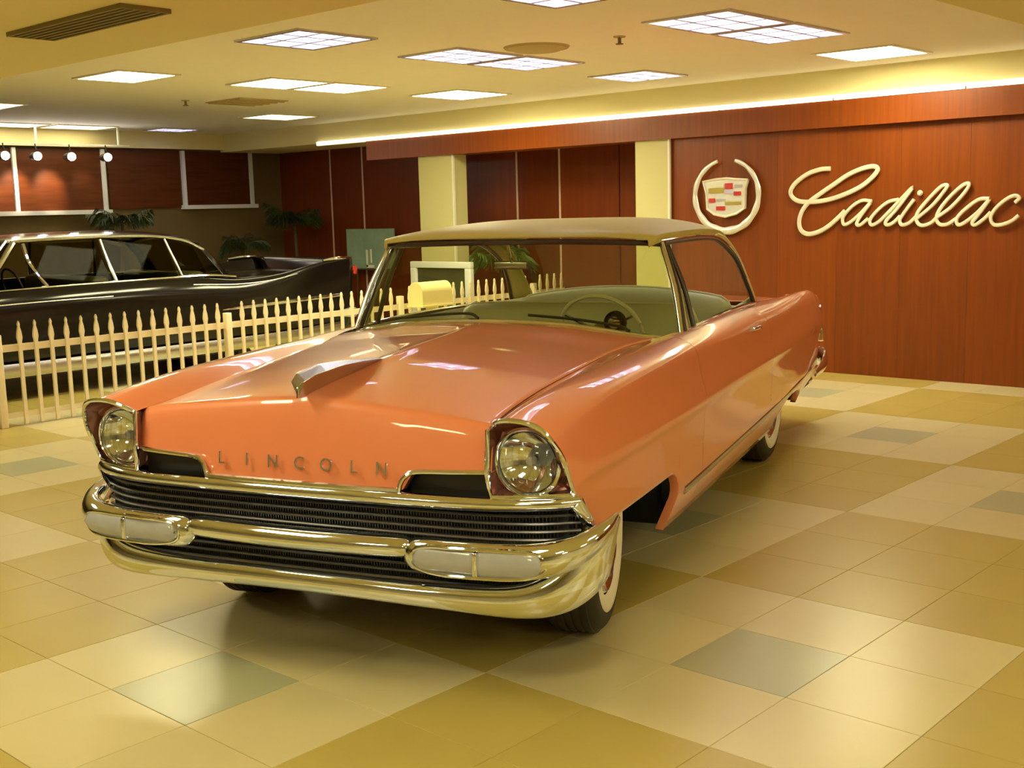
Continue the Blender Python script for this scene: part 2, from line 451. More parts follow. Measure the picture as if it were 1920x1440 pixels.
for x, y in ((-1.6, -4.5), (-1.6, -1.5), (-1.6, 1.5), (-1.6, 4.5), (-4.6, -3.0), (-4.6, 0.5), (1.8, -3.2), (4.8, -3.2), (-1.6, -7.2), (1.8, -6.4), (4.8, -6.4)):  # unseen panels added to light the car flank and feed its reflections
    fixture(x - 0.45, x + 0.45, y - 0.3, y + 0.3, 'near', 'added warm fill panel over the near half of the showroom, out of view', 'added fill lights over the near half', z=LZ - 0.004)

# ceiling furniture
vt = empty('ceiling_vent', (0.08, 2.55, LZ)); tag(vt, 'large dark slatted vent in the lower ceiling at upper left', 'vent')
MB().box((-0.11, -0.52, -0.012), (0.11, 0.52, 0.0)).build('backing', 'vent', vt, smooth=False)
for a, b in (((-0.125, -0.535), (0.125, -0.52)), ((-0.125, 0.52), (0.125, 0.535)), ((-0.125, -0.52), (-0.11, 0.52)), ((0.11, -0.52), (0.125, 0.52))):
    box('frame_side', (a[0], a[1], -0.02), (b[0], b[1], 0), 'vent', vt, smooth=False)
for k in range(5): box('slat', (-0.09 + k * 0.04, -0.515, -0.02), (-0.075 + k * 0.04, 0.515, -0.013), 'vent', vt, smooth=False)
M['vent_faint'] = pm('vent_paint', (0.50, 0.42, 0.22), 0.7)
v2 = empty('ceiling_vent', (4.6, 7.6, CZ)); tag(v2, 'faint tan air vent in the tray ceiling under the warm double panel', 'vent')
box('backing', (-0.3, -0.3, -0.01), (0.3, 0.3, 0), 'vent_faint', v2, smooth=False)
for k in range(5): box('slat', (-0.28, -0.26 + k * 0.125, -0.02), (0.28, -0.22 + k * 0.125, -0.011), 'vent_faint', v2, smooth=False)
d = empty('ceiling_disc', (3.92, 3.07, CZ)); tag(d, 'round tan disc on the tray ceiling near the double louvre light', 'ceiling disc')
lathe('plate', [(0.001, -0.03), (0.17, -0.03), (0.215, -0.012), (0.22, 0.0)], 'vent_faint', d, 32, 'z')
lathe('rim', [(0.22, 0.0), (0.235, -0.012), (0.245, 0.0)], 'vent_faint', d, 32, 'z')
for x, y, lb in ((3.98, 2.36, 'small ceiling sprinkler head left of the large double louvre light'), (4.02, 7.83, 'small ceiling sprinkler head below the leftmost warm panel')):
    s = empty('sprinkler', (x, y, CZ)); tag(s, lb, 'sprinkler')
    lathe('escutcheon', [(0.001, -0.008), (0.04, -0.008), (0.045, 0)], 'vent_faint', s, 16, 'z')
    lathe('head', [(0.012, -0.008), (0.012, -0.045), (0.028, -0.05), (0.028, -0.055), (0.001, -0.056)], 'vent', s, 12, 'z')

# walls
WX, RX, BY = 7.32, 8.30, 12.0
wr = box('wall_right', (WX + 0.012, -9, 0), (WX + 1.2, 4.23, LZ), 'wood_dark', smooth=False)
tag(wr, 'red-brown wood veneer wall carrying the sign', 'wall', kind='structure')
y = 4.225
for wdt in [0.61] * 22:
    y0 = y - wdt
    if y0 < -9: break
    p = box('veneer_panel', (WX, y0 + 0.0008, 0.0), (WX + 0.014, y - 0.0008, 2.27), 'wood', None, smooth=False)
    p.parent = wr; y = y0
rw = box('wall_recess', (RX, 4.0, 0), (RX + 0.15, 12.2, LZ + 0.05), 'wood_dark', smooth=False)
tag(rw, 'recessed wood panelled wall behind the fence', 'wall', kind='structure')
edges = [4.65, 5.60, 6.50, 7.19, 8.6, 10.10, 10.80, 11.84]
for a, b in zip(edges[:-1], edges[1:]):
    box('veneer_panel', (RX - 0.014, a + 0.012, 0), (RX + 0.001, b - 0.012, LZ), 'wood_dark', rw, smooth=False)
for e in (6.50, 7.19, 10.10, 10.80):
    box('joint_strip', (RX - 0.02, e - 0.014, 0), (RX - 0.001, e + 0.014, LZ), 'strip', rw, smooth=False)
sf = box('trim_1', (7.24, -9, 2.26), (7.60, 8.80, LZ), 'wood', smooth=False); tag(sf, 'wood header beam under the cove light', 'beam', kind='structure')
p1 = box('trim_2', (7.28, 4.23, 0), (7.52, 4.64, 2.26), 'cream', smooth=False); tag(p1, 'cream pilaster beside the sign wall', 'pilaster', kind='structure')
p2 = box('trim_3', (7.28, 7.32, 0), (7.52, 7.90, 2.26), 'cream', smooth=False); tag(p2, 'cream pilaster left of the wood panels', 'pilaster', kind='structure')
for nm, yy in (('trim_4', 4.22), ('trim_5', 7.31)):
    tag(box(nm, (7.272, yy - 0.012, 0), (7.30, yy + 0.012, 2.26), 'white', smooth=False), 'pale edge bead of a pilaster', 'trim', kind='structure')
cv = empty('cove_light_strip', (7.235, 4.0, 2.52)); tag(cv, 'long glowing cove light strip along the top of the wood wall', 'light strip')
yy = -6.0
while yy < 9.75:
    y2 = min(yy + 1.2, 9.78)
    box('tube', (-0.012, yy - 4.0 + 0.01, -0.022), (0.012, y2 - 4.0 - 0.01, 0.022), 'glow_cove', cv, smooth=False); yy = y2
box('channel', (0.012, -10.0, -0.03), (0.03, 5.8, 0.03), 'white', cv, smooth=False)

wb = box('wall_back', (-9, BY, 0), (8.45, BY + 0.2, LZ + 0.1), 'backwall', smooth=False); tag(wb, 'dim olive back wall with framed windows', 'wall', kind='structure')
box('wall_panel', (5.45, BY - 0.02, 1.74), (6.55, BY + 0.001, LZ + 0.02), 'pane_wood', wb, smooth=False)
def win(nm, x0, x1, z0, z1, label, mull=()):
    w = empty(nm, ((x0 + x1) / 2, BY, z0)); tag(w, label, 'window', kind='structure')
    hx = (x1 - x0) / 2
    box('pane', (-hx, -0.012, 0), (hx, -0.004, z1 - z0), 'pane_wood', w, smooth=False)
    for a in (-hx,) + tuple(mull) + (hx,):
        box('jamb', (a - 0.025, -0.05, 0), (a + 0.025, 0, z1 - z0), 'frame_white', w, smooth=False)
    box('sill', (-hx - 0.06, -0.09, -0.05), (hx + 0.06, 0, 0.005), 'frame_white', w, smooth=False)
win('window_1', 3.0, 5.38, 1.73, 2.53, 'wide white-framed window with orange-lit wood inside at far left', (-0.02,))
win('window_2', 6.60, 7.74, 1.77, 2.53, 'small white-framed dark window on the back wall')
wl = box('wall_left', (-9.2, -9, 0), (-9, 12.2, LZ), 'plainwall', smooth=False); tag(wl, 'tan wall behind the viewer', 'wall', kind='structure')
wf = box('wall_front', (-9, -9.2, 0), (8.5, -9, LZ), 'plainwall', smooth=False); tag(wf, 'tan wall behind the viewer to the right', 'wall', kind='structure')

# track spotlights
tr = empty('spotlight_track', (4.2, 11.4, 2.55)); tag(tr, 'thin ceiling track holding four spotlights', 'track')
box('rail', (-1.2, -0.02, -0.02), (1.25, 0.02, 0.0), 'white', tr, smooth=False)
for x_ in (-1.0, 0.0, 1.1): box('hanger', (x_ - 0.01, -0.01, 0), (x_ + 0.01, 0.01, 0.22), 'white', tr, smooth=False)
for x_, lb in ((3.77, 'leftmost glowing track spotlight at the photo edge'), (4.17, 'second glowing track spotlight from the left'), (4.61, 'third glowing track spotlight from the left'), (5.10, 'rightmost glowing track spotlight beside the window jamb')):
    s = empty('spotlight', (x_, 11.36, 2.52)); tag(s, lb, 'spotlight', 'track spotlights')
    tube('stem', [(0, 0.02, 0.02), (0, 0.0, -0.06)], 0.008, 'black', s)
    c = lathe('can', [(0.001, 0.10), (0.04, 0.10), (0.05, 0.06), (0.055, -0.05)], 'black', s, 16, 'y', loc=(0, 0.02, -0.13))
    b_ = lathe('bulb', [(0.001, -0.075), (0.03, -0.068), (0.046, -0.045), (0.05, -0.02)], 'glow_spot', s, 16, 'y', loc=(0, 0.0, -0.13))
    ld = bpy.data.lights.new('spot_beam', 'SPOT'); ld.energy = 80 if x_ < 5 else 8; ld.spot_size = 0.9; ld.spot_blend = 0.8; ld.color = (1, 0.75, 0.45); ld.shadow_soft_size = 0.05
    lo = bpy.data.objects.new('spot_beam', ld); COL.objects.link(lo); lo.parent = s; lo.location = (0, 0.16, -0.15)
    lo.rotation_euler = (math.radians(52), 0, 0)

# ------------------------------------------------------------------ wall sign
STROKES = {'C': [(2.447, 1.891), (2.543, 1.889), (2.672, 1.854), (2.79, 1.782), (2.849, 1.706), (2.835, 1.647), (2.761, 1.603), (2.63, 1.594), (2.475, 1.608), (2.298, 1.656), (2.138, 1.725), (2.031, 1.806), (1.99, 1.867), (2.032, 1.894), (2.141, 1.878), (2.276, 1.827), (2.413, 1.746), (2.553, 1.663), (2.656, 1.595), (2.727, 1.514), (2.759, 1.419), (2.739, 1.335), (2.665, 1.297), (2.561, 1.316), (2.459, 1.368), (2.358, 1.449), (2.296, 1.506)],
 'a': [(2.038, 1.586), (2.136, 1.594), (2.234, 1.539), (2.314, 1.448), (2.306, 1.384), (2.244, 1.401), (2.146, 1.48), (2.05, 1.575), (2.134, 1.468), (2.182, 1.389), (2.144, 1.377), (2.072, 1.433)],
 'd': [(1.788, 1.597), (1.882, 1.577), (1.976, 1.511), (2.053, 1.421), (2.034, 1.376), (1.962, 1.409), (1.857, 1.509), (1.662, 1.699), (1.798, 1.519), (1.902, 1.408), (1.889, 1.374), (1.83, 1.396), (1.773, 1.451)],
 'i': [(1.648, 1.593), (1.715, 1.506), (1.772, 1.418), (1.753, 1.373), (1.689, 1.389), (1.621, 1.449)],
 'l': [(1.621, 1.427), (1.486, 1.535), (1.378, 1.663), (1.357, 1.705), (1.412, 1.696), (1.511, 1.601), (1.611, 1.482), (1.62, 1.405), (1.573, 1.365), (1.494, 1.386), (1.439, 1.435)],
 'l2': [(1.439, 1.435), (1.318, 1.52), (1.201, 1.647), (1.17, 1.71), (1.225, 1.701), (1.332, 1.607), (1.418, 1.5), (1.444, 1.424), (1.414, 1.375), (1.347, 1.374), (1.271, 1.422)],
 'a2': [(0.995, 1.583), (1.08, 1.579), (1.175, 1.517), (1.26, 1.433), (1.259, 1.373), (1.204, 1.383), (1.088, 1.473), (0.995, 1.577), (1.076, 1.462), (1.133, 1.388), (1.106, 1.366), (1.032, 1.418), (0.981, 1.471)],
 'c': [(0.785, 1.546), (0.75, 1.582), (0.787, 1.603), (0.858, 1.574), (0.94, 1.502), (0.979, 1.428), (0.956, 1.37), (0.893, 1.364), (0.81, 1.394), (0.75, 1.441)]}
sg = empty('script_sign', (7.29, 1.8, 1.55)); tag(sg, 'large cream metal script lettering reading Cadillac on the wood wall', 'sign')
for k, pts in STROKES.items():
    P = [(0, y_ - 1.8, z_ - 1.55) for y_, z_ in pts]
    r_ = 0.022 if k == 'C' else 0.0165
    V, F = sweep_vf(cr(P, len(P) * 6), r_, 0.014, 8, up=(1, 0, 0))
    # the section is wide along the wall and deep off it
    mk('letter', V, F, 'sign_metal', sg)
lathe('letter_dot', [(0.001, -0.016), (0.016, -0.014), (0.026, 0.0), (0.02, 0.02)], 'sign_metal', sg, 16, 'x', loc=(0, 1.597 - 1.8, 1.647 - 1.55))
for y_, z_ in ((2.6, 1.30), (2.2, 1.60), (1.3, 1.37), (0.9, 1.37)):
    tube('standoff', [(0, y_ - 1.8, z_ - 1.55), (0.035, y_ - 1.8, z_ - 1.55)], 0.006, 'chrome_dull', sg)
we = empty('wreath_emblem', (7.275, 3.545, 1.68)); tag(we, 'round silver wreath emblem with a coloured shield on the wood wall', 'emblem')
A0 = math.radians(106); NN = 120
pp = []; rr = []
for i in range(NN + 1):
    t = i / NN; a = A0 + t * (2 * PI - math.radians(32)); dn = 1 - abs(2 * t - 1)
    pp.append((0, 0.36 * math.cos(a), 0.345 * math.sin(a))); rr.append((0.016 + 0.022 * dn ** 0.7) * (1 + 0.10 * math.sin(t * 70)))
V, F = sweep_vf(pp, rr, np.array(rr) * 0.6, 10, up=(1, 0, 0)); mk('wreath_ring', V, F, 'wreath', we)
SH = [(3.805, 1.82), (3.648, 1.839), (3.534, 1.844), (3.42, 1.831), (3.301, 1.824), (3.329, 1.741), (3.335, 1.548), (3.419, 1.5), (3.548, 1.472), (3.678, 1.499), (3.754, 1.55), (3.765, 1.705)]
SH = [(a - 3.545, b - 1.68) for a, b in SH]
sh = prism('shield', SH, -0.012, 0.03, 'wreath', we)
tube('shield_rim', [(-0.012, a, b) for a, b in SH], 0.012, 'sign_metal', sh, closed=True)
for (a, b), k in [([(3.736, 1.75), (3.562, 1.705)], 'olive'), ([(3.548, 1.796), (3.462, 1.739)], 'red'), ([(3.441, 1.78), (3.357, 1.753)], 'grey'), ([(3.555, 1.729), (3.441, 1.695)], 'lilac'), ([(3.448, 1.714), (3.371, 1.675)], 'red'), ([(3.732, 1.654), (3.663, 1.613)], 'red'), ([(3.649, 1.646), (3.548, 1.628)], 'grey'), ([(3.548, 1.616), (3.37, 1.588)], 'olive'), ([(3.649, 1.575), (3.548, 1.536)], 'red'), ([(3.728, 1.79), (3.562, 1.754)], 'cream')]:
    box('shield_bar', (-0.02, b[0] - 3.545, b[1] - 1.68), (-0.011, a[0] - 3.545, a[1] - 1.68), 'crest_' + k, sh, smooth=False)

# ================================================================== THE CORAL HARDTOP (front axle at the origin, X forward, Y to its left)
CARZ = math.radians(-161.2)
car = empty('hardtop_car', (0.24, 0.68, 0), CARZ)
tag(car, 'coral pink vintage two-door hardtop with tan roof and chrome bumper', 'car')

# control net of the left body side: rows from the hood joint down, stations from nose to tail
ST = [None, 0.45, 0.15, -0.25, -0.62, -1.0, -1.6, -2.3, -2.9, -3.4, -3.9, -4.4, None]
r0 = [(.668, .705, .908), (.45, .685, .932), (.15, .685, .962), (-.25, .70, .99), (-.62, .72, 1.012), (-1.0, .80, 1.03), (-1.6, .835, 1.04), (-2.3, .82, 1.035), (-2.9, .78, 1.015), (-3.4, .73, .99), (-3.9, .70, .955), (-4.4, .68, .925), (-4.76, .66, .89)]
r1 = [(.722, .780, .953), (.47, .80, .985), (.15, .815, 1.003), (-.25, .83, 1.015), (-.62, .845, 1.022), (-1.0, .87, 1.028), (-1.6, .885, 1.028), (-2.3, .885, 1.022), (-2.9, .875, 1.008), (-3.4, .868, 1.0), (-3.9, .862, .998), (-4.4, .855, .985), (-4.74, .845, .93)]
r2 = [(.712, .888, .938), (.45, .915, .952), (.15, .930, .970), (-.25, .940, .978), (-.62, .946, .980), (-1.0, .950, .978), (-1.6, .956, .970), (-2.3, .956, .965), (-2.9, .950, .962), (-3.4, .940, .963), (-3.9, .926, .962), (-4.4, .904, .948), (-4.80, .880, .895)]
def row(z0, zs, ys, front, rear):
    out = [front]
    for i in range(1, 12): out.append((ST[i], ys[i - 1], zs if not isinstance(zs, list) else zs[i - 1]))
    return out + [rear]
r3 = row(0, .868, [.952, .962, .968, .972, .975, .978, .978, .974, .966, .952, .928], (.662, .944, .852), (-4.84, .893, .82))
r4 = row(0, [.755, .757, .76, .763, .766, .768, .768, .768, .766, .764, .76], [.972, .984, .993, .999, 1.002, 1.003, 1.002, .997, .988, .972, .944], (.603, .955, .745), (-4.85, .905, .735))
r5 = row(0, .700, [.966, .976, .984, .989, .992, .993, .992, .987, .979, .965, .938], (.572, .958, .69), (-4.84, .900, .67))
r6 = row(0, .56, [.962, .970, .976, .980, .983, .984, .983, .979, .972, .958, .932], (.51, .962, .60), (-4.82, .893, .58))
r7 = row(0, .42, [.955, .962, .968, .972, .974, .975, .974, .970, .963, .950, .925], (.47, .964, .56), (-4.80, .885, .50))
r8 = row(0, .265, [.90, .90, .905, .908, .91, .91, .91, .905, .90, .89, .87], (.435, .965, .535), (-4.78, .87, .44))
NET = np.array([r0, r1, r2, r3, r4, r5, r6, r7, r8])          # 9 x 13 x 3
def zbot(x):
    if -0.60 < x < 0.5:
        return 0.53 if x > -0.47 else 0.40 + 0.13 * math.sqrt(max(0, 1 - ((-0.47 - x) / 0.13) ** 2))
    if -3.70 < x < -2.86:
        return 0.30 + 0.13 * math.sqrt(max(0, 1 - abs((x + 3.28) / 0.42) ** 2.6))
    if x <= -3.70: return 0.36 + 0.08 * min(1, (-3.70 - x) / 0.8)
    return 0.265
def side_cols(us):
    C = cr(np.swapaxes(NET, 0, 1), ts=us)                      # ncol x 9 x 3
    out = []
    for c in C:
        up = cr(c, ts=np.linspace(0, 5, 31))
        lo = cr(c, ts=np.linspace(5, 8, 61))
        zb = zbot(c[7][0])
        k = np.argmax(lo[:, 2] <= zb) if (lo[:, 2] <= zb).any() else len(lo) - 1
        k = max(k, 1)
        if lo[k][2] < zb:
            t = (lo[k - 1][2] - zb) / (lo[k - 1][2] - lo[k][2]); end = lo[k - 1] + t * (lo[k] - lo[k - 1])
        else: end = lo[k]
        pl = np.concatenate([lo[:k], [end]])
        q = np.linspace(0, len(pl) - 1, 13)
        i0 = np.minimum(q.astype(int), len(pl) - 2); fr_ = (q - i0)[:, None]
        low = pl[i0] * (1 - fr_) + pl[i0 + 1] * fr_
        ret = low[-1] + np.array([0, -0.035, 0.002])           # lip folded inwards
        out.append(np.concatenate([up, low[1:], [ret]]))
    return np.array(out)
_us = np.linspace(0, 12, 1201); _xs = cr(NET[7], ts=_us)[:, 0]
def u_at(x): return float(np.interp(-x, -_xs, _us))
arch_u = [u_at(x) for x in (-0.595, -0.5999, -0.6001, -0.605, -0.58, -0.55, -0.51, -0.47, -2.8599, -2.8601, -2.88, -2.92, -3.0, -3.1, -3.6, -3.66, -3.69, -3.6999, -3.7001)]
def cols(a, b, n): return np.array(sorted(set([round(float(q), 5) for q in np.linspace(a, b, n)] + [round(q, 5) for q in arch_u if a < q < b])))
uA, uB = u_at(-0.98), u_at(-2.52); ga = 0.003
PAN = [('front_fender', cols(0, uA - ga, 50)), ('door', cols(uA + ga, uB - ga, 34)), ('rear_quarter', cols(uB + ga, 12, 60))]
FULL = side_cols(np.concatenate([p[1] for p in PAN]))
_du = np.gradient(FULL, axis=0); _dv = np.gradient(FULL, axis=1)
NRM = np.cross(_du, _dv); NRM /= (np.linalg.norm(NRM, axis=2, keepdims=True) + 1e-12)
if NRM[:, 20, 1].mean() < 0: NRM = -NRM
def panel_with_normals(name, G, N, mat, parent, mirror):
    if mirror: G = G * np.array([1, -1, 1]); N = N * np.array([1, -1, 1])
    nu, nv = G.shape[:2]; F_ = gridf(nu, nv)
    a_, b_, c_ = G[nu // 2, nv // 2], G[nu // 2 + 1, nv // 2], G[nu // 2, nv // 2 + 1]
    if np.cross(b_ - a_, c_ - a_) @ N[nu // 2, nv // 2] < 0: F_ = [f[::-1] for f in F_]
    o = mk(name, G.reshape(-1, 3), F_, mat, parent, smooth=True, ang=180, recalc=False)
    o.data.normals_split_custom_set_from_vertices([tuple(n_) for n_ in N.reshape(-1, 3)])
    return o
for mir in (False, True):
    k0 = 0
    for nm, us in PAN:
        panel_with_normals(nm, FULL[k0:k0 + len(us)], NRM[k0:k0 + len(us)], 'paint', car, mir); k0 += len(us)

# hood with rolled nose
jx = cr(NET[0], ts=np.linspace(0, 12, 400))
def joint(x): return float(np.interp(-x, -jx[:, 0], jx[:, 1])), float(np.interp(-x, -jx[:, 0], jx[:, 2]))
HX = [0.60, 0.45, 0.1, -0.3, -0.7, -0.95]; HZ = [0.980, 1.004, 1.038, 1.063, 1.082, 1.092]
def hood_z(x): return float(np.interp(-x, [-v for v in HX], HZ))
def wbase(y):      # windscreen base line
    a = abs(y)
    return float(np.interp(a, [0, .4, .65, .78, .85], [-.92, -.93, -.965, -1.04, -1.14])), float(np.interp(a, [0, .4, .65, .78, .85], [1.098, 1.082, 1.045, 1.022, 1.01]))
def nose_bottom(y):
    a = abs(y)
    return 0.697 if a < 0.385 else (0.697 + 0.062 * math.sin(min(1, (a - 0.385) / 0.05) * PI / 2) + 0.012 * max(0, (a - 0.435) / 0.27))
HY = np.unique(np.concatenate([np.linspace(-1, 1, 61), [s_ * v for s_ in (-1, 1) for v in (0.547, 0.555, 0.565, 0.58, 0.6, 0.618)]]))
G = []
for t in HY:
    a = abs(t); colm = []
    yw = t * 0.72
    xb, zb_ = wbase(t * 0.76)
    for s_ in np.linspace(0, 1, 26):
        x = (xb + 0.035) + s_ * (0.590 - (xb + 0.035))
        yj, zj = joint(x) if x > -0.95 else joint(-0.95)
        yj -= 0.004
        zc = hood_z(x)
        z = zj + (zc - zj) * (1 - a ** 1.35) + 0.010 * math.exp(-(t / 0.05) ** 2) * (0.3 + 0.7 * s_)
        k = max(0, 1 - s_ * 5)
        z = z * (1 - k) + (zb_ - 0.004) * k if k > 0 else z
        colm.append((x, t * yj, z))
    xe, ye, ze = colm[-1]
    nb = nose_bottom(ye)
    ye2 = ye + t * 0.013
    for dx, q in ((0.018, -0.004), (0.030, -0.014), (0.038, -0.030)):
        colm.append((xe + dx, ye2, ze + q))
    z1 = ze - 0.030
    for w_ in np.linspace(0.12, 1, 9):
        colm.append((xe + 0.038 + 0.052 * w_ ** 0.8 * (z1 - nb) / 0.25, ye2, z1 + (nb - z1) * w_))
    colm.append((colm[-1][0] - 0.03, ye2, nb))
    G.append(colm)
hood = grid('hood', G, 'paint', car, solid=0.004, ang=60)
# hood script letters
for i, ch in enumerate('LINCOLN'):
    cu = bpy.data.curves.new('letter', 'FONT'); cu.body = ch; cu.size = 0.062; cu.extrude = 0.004; cu.align_x = 'CENTER'; cu.align_y = 'CENTER'
    tmp = bpy.data.objects.new('tmp', cu); COL.objects.link(tmp)
    bpy.context.view_layer.update()
    me = bpy.data.meshes.new_from_object(tmp.evaluated_get(bpy.context.evaluated_depsgraph_get()))
    bpy.data.objects.remove(tmp, do_unlink=True); me.materials.clear(); me.materials.append(M['chrome'])
    lo = bpy.data.objects.new('hood_letter', me); COL.objects.link(lo); lo.parent = car
    lo.location = (0.684, -0.32 + i * 0.107, 0.762); lo.rotation_euler = (PI / 2 - 0.12, 0, PI / 2)
# hood ornament
OS = [[(x, 0, kz), (x, ty, tz), (x, ty * .75, tz - .002), (x, 0, vz), (x, -ty * .75, tz - .002), (x, -ty, tz)] for x, kz, ty, tz, vz in
      ((.668, .984, .026, 1.040, 1.022), (.61, .985, .042, 1.060, 1.028), (.46, .995, .055, 1.072, 1.036), (.29, 1.012, .046, 1.066, 1.044), (.10, 1.032, .010, 1.050, 1.046))]
orn = mk('hood_ornament', [p for s_ in OS for p in s_], gridf(5, 6, True) + [tuple(range(6)), tuple(24 + i for i in range(6))], 'chrome_dull', car, smooth=False)
tube('ornament_keel', [(.672, 0, .985), (.66, 0, 1.024), (.60, 0, 1.034), (.45, 0, 1.046), (.20, 0, 1.054)], [.004, .006, .006, .005, .002], 'chrome', orn, smooth_n=16)

# chrome lip bar below the hood
lp = np.array([(.56, -.965, .672), (.615, -.88, .670), (.668, -.70, .668), (.69, -.40, .668), (.697, 0, .668), (.69, .40, .668), (.668, .70, .668), (.615, .88, .670), (.56, .965, .672)])
tube('grille_top_bar', lp, .026, 'chrome', car, n=12, smooth_n=50, rz=.024)
tube('hood_lip_moulding', [(.688, -.385, .693), (.70, -.2, .694), (.703, 0, .694), (.70, .2, .694), (.688, .385, .693)], .012, 'chrome', car, n=8, smooth_n=24)
for s_ in (1, -1):
    tube('slot_trim', [(.692, .384, .685), (.690, .392, .72), (.685, .41, .745), (.678, .45, .760), (.672, .58, .766), (.665, .705, .772)], .0085, 'chrome', car, smooth_n=26, mirror=s_ < 0)
    box('slot_recess', (.56, min(.39 * s_, .71 * s_), .655), (.615, max(.39 * s_, .71 * s_), .79), 'black', car, smooth=False)

# grille
box('grille_backing', (.50, -.93, .36), (.56, .93, .665), 'dark', car, smooth=False)
for i in range(11):
    z = .385 + i * .0265
    xo = -0.0
    P = [(.535, -.962, z), (.60, -.84, z), (.637, -.66, z), (.650, -.3, z), (.653, 0, z), (.650, .3, z), (.637, .66, z), (.60, .84, z), (.535, .962, z)]
    tube('grille_bar', P, .011, 'grille_bar', car, n=8, smooth_n=26, rz=.0062)
gm = MB()
for k in range(-90, 91):
    y = k * 0.0105
    x = float(np.interp(abs(y), [0, .3, .66, .84, .955], [.646, .643, .630, .592, .53]))
    gm.box((x - .012, y - .0018, .375), (x - .002, y + .0018, .655))
o = gm.build('grille_mesh', 'grille', car, smooth=False); o['kind'] = 'stuff'

# headlights in forward-leaning hoods
for s_ in (1, -1):
    mir = s_ < 0
    up = cr(NET[:, 0], ts=np.linspace(0, 5, 26))
    outer = [tuple(p) for p in up]
    bot = [(.588, .945, .700), (.62, .88, .697), (.655, .78, .695), (.668, .712, .695)]
    inn = [(.676, .704, .73), (.678, .702, .78), (.672, .702, .84)]
    loop = np.array(outer + bot + inn)
    n = len(loop)
    cen = np.array((.60, .815, .80)); R_ = .112
    ang = np.arctan2(loop[:, 2] - .80, loop[:, 1] - .815)
    circ = np.stack([np.full(n, .605), .815 + R_ * np.cos(ang), .80 + R_ * np.sin(ang)], 1)
    rings = [loop * (1 - t) + circ * t - np.array([0.03 * math.sin(PI * t), 0, 0]) for t in (0, .15, .35, .6, .85, 1)]
    GG = np.array(rings) * np.array([1, s_, 1])
    mk('headlight_nacelle', GG.reshape(-1, 3), gridf(len(rings), n, True), 'nacelle', car)
    tube('headlight_surround', loop * np.array([1.0, s_, 1.0]) + np.array([.004, 0, 0]), .0085, 'chrome', car, closed=True, n=8)
    hl = empty('headlight', (.60, .815 * s_, .80)); hl.parent = car
    lathe('bezel', [(.098, -.01), (.100, .018), (.108, .028), (.116, .02), (.118, -.01)], 'chrome', hl, 40, 'x')
    lathe('reflector', [(.001, -.045), (.04, -.038), (.075, -.015), (.098, .012)], 'chrome', hl, 40, 'x')
    lathe('bulb', [(.001, .0), (.014, -.004), (.018, -.02), (.012, -.04)], 'lens', hl, 16, 'x')
    lathe('lens', [(.001, .052), (.03, .050), (.06, .043), (.085, .028), (.098, .014)], 'headlens', hl, 40, 'x')
    for k in range(7):
        y = -.07 + k * .0233; zz = math.sqrt(max(0, .088 ** 2 - y * y)) * .8
        tube('lens_flute', [(.02, y, -zz), (.03, y, 0), (.02, y, zz)], .0025, 'headlens', hl, n=5, smooth_n=8)
    # tapered chrome corner down to the bumper
    tube('grille_end_trim', [(.575, .962, .675), (.545, .975, .63), (.50, .985, .575), (.47, .988, .55)], [.020, .018, .018, .006], 'chrome', car, n=10, smooth_n=16, mirror=mir, rz=[.03, .024, .02, .008])

# bumper: bar, lamp pods, blade
bp = [(.69, -.435, .518), (.712, -.425, .518), (.722, -.40, .518), (.732, -.2, .516), (.736, 0, .515), (.732, .2, .516), (.722, .40, .518), (.712, .425, .518), (.69, .435, .518)]
tube('bumper_bar', bp, [.012, .03, .042, .046, .046, .046, .042, .03, .012], 'chrome', car, n=20, smooth_n=60, rz=[.012, .028, .036, .038, .038, .038, .036, .028, .012])
for s_ in (1, -1):
    mir = s_ < 0
    pod = [(.70, .437, .498), (.715, .445, .498), (.728, .47, .499), (.738, .60, .500), (.733, .75, .503), (.712, .86, .508), (.665, .945, .520), (.59, 1.005, .542), (.50, 1.035, .570), (.42, 1.045, .595)]
    tube('bumper_pod', pod, [.012, .03, .042, .045, .045, .045, .042, .034, .024, .010], 'chrome', car, n=24, smooth_n=70, rz=[.016, .038, .056, .061, .061, .060, .056, .046, .032, .014], mirror=mir)
    for y0, y1, x0, x1 in ((.478, .688, .772, .776), (.706, .905, .776, .742)):
        Gs = []
        nL = 20
        for i in range(nL + 1):
            t = i / nL; y = y0 + (y1 - y0) * t
            x = x0 + (x1 - x0) * t ** 1.6
            end_in = (y - .478) / .03; end_out = (.905 - y) / .045
            hgt = .040 * math.sqrt(max(0.02, 1 - max(0, 1 - min(end_in, end_out)) ** 2))
            zc = .500 + .01 * (y - .478)
            Gs.append([(x + .012 * (1 - q * q) - .004, y, zc + q * hgt) for q in np.linspace(-1, 1, 9)])
        grid('parking_lamp_lens', Gs, 'lens', car, mirror=mir, solid=0.008)
    rim = []
    for i in range(48):
        a = 2 * PI * i / 48; c_, s2 = math.cos(a), math.sin(a)
        y = .69 + np.sign(c_) * .225 * abs(c_) ** 0.45; z = .500 + .01 * (y - .478) + .046 * np.sign(s2) * abs(s2) ** 0.75
        x = float(np.interp(y, [.46, .6, .75, .86, .92], [.765, .781, .774, .752, .725]))
        rim.append((x, y * s_, z))
    tube('lamp_rim', rim, .0075, 'chrome', car, closed=True, n=8)
    box('lamp_divider', (.768, min(.688 * s_, .706 * s_), .462), (.788, max(.688 * s_, .706 * s_), .540), 'chrome', car, ch=.004)
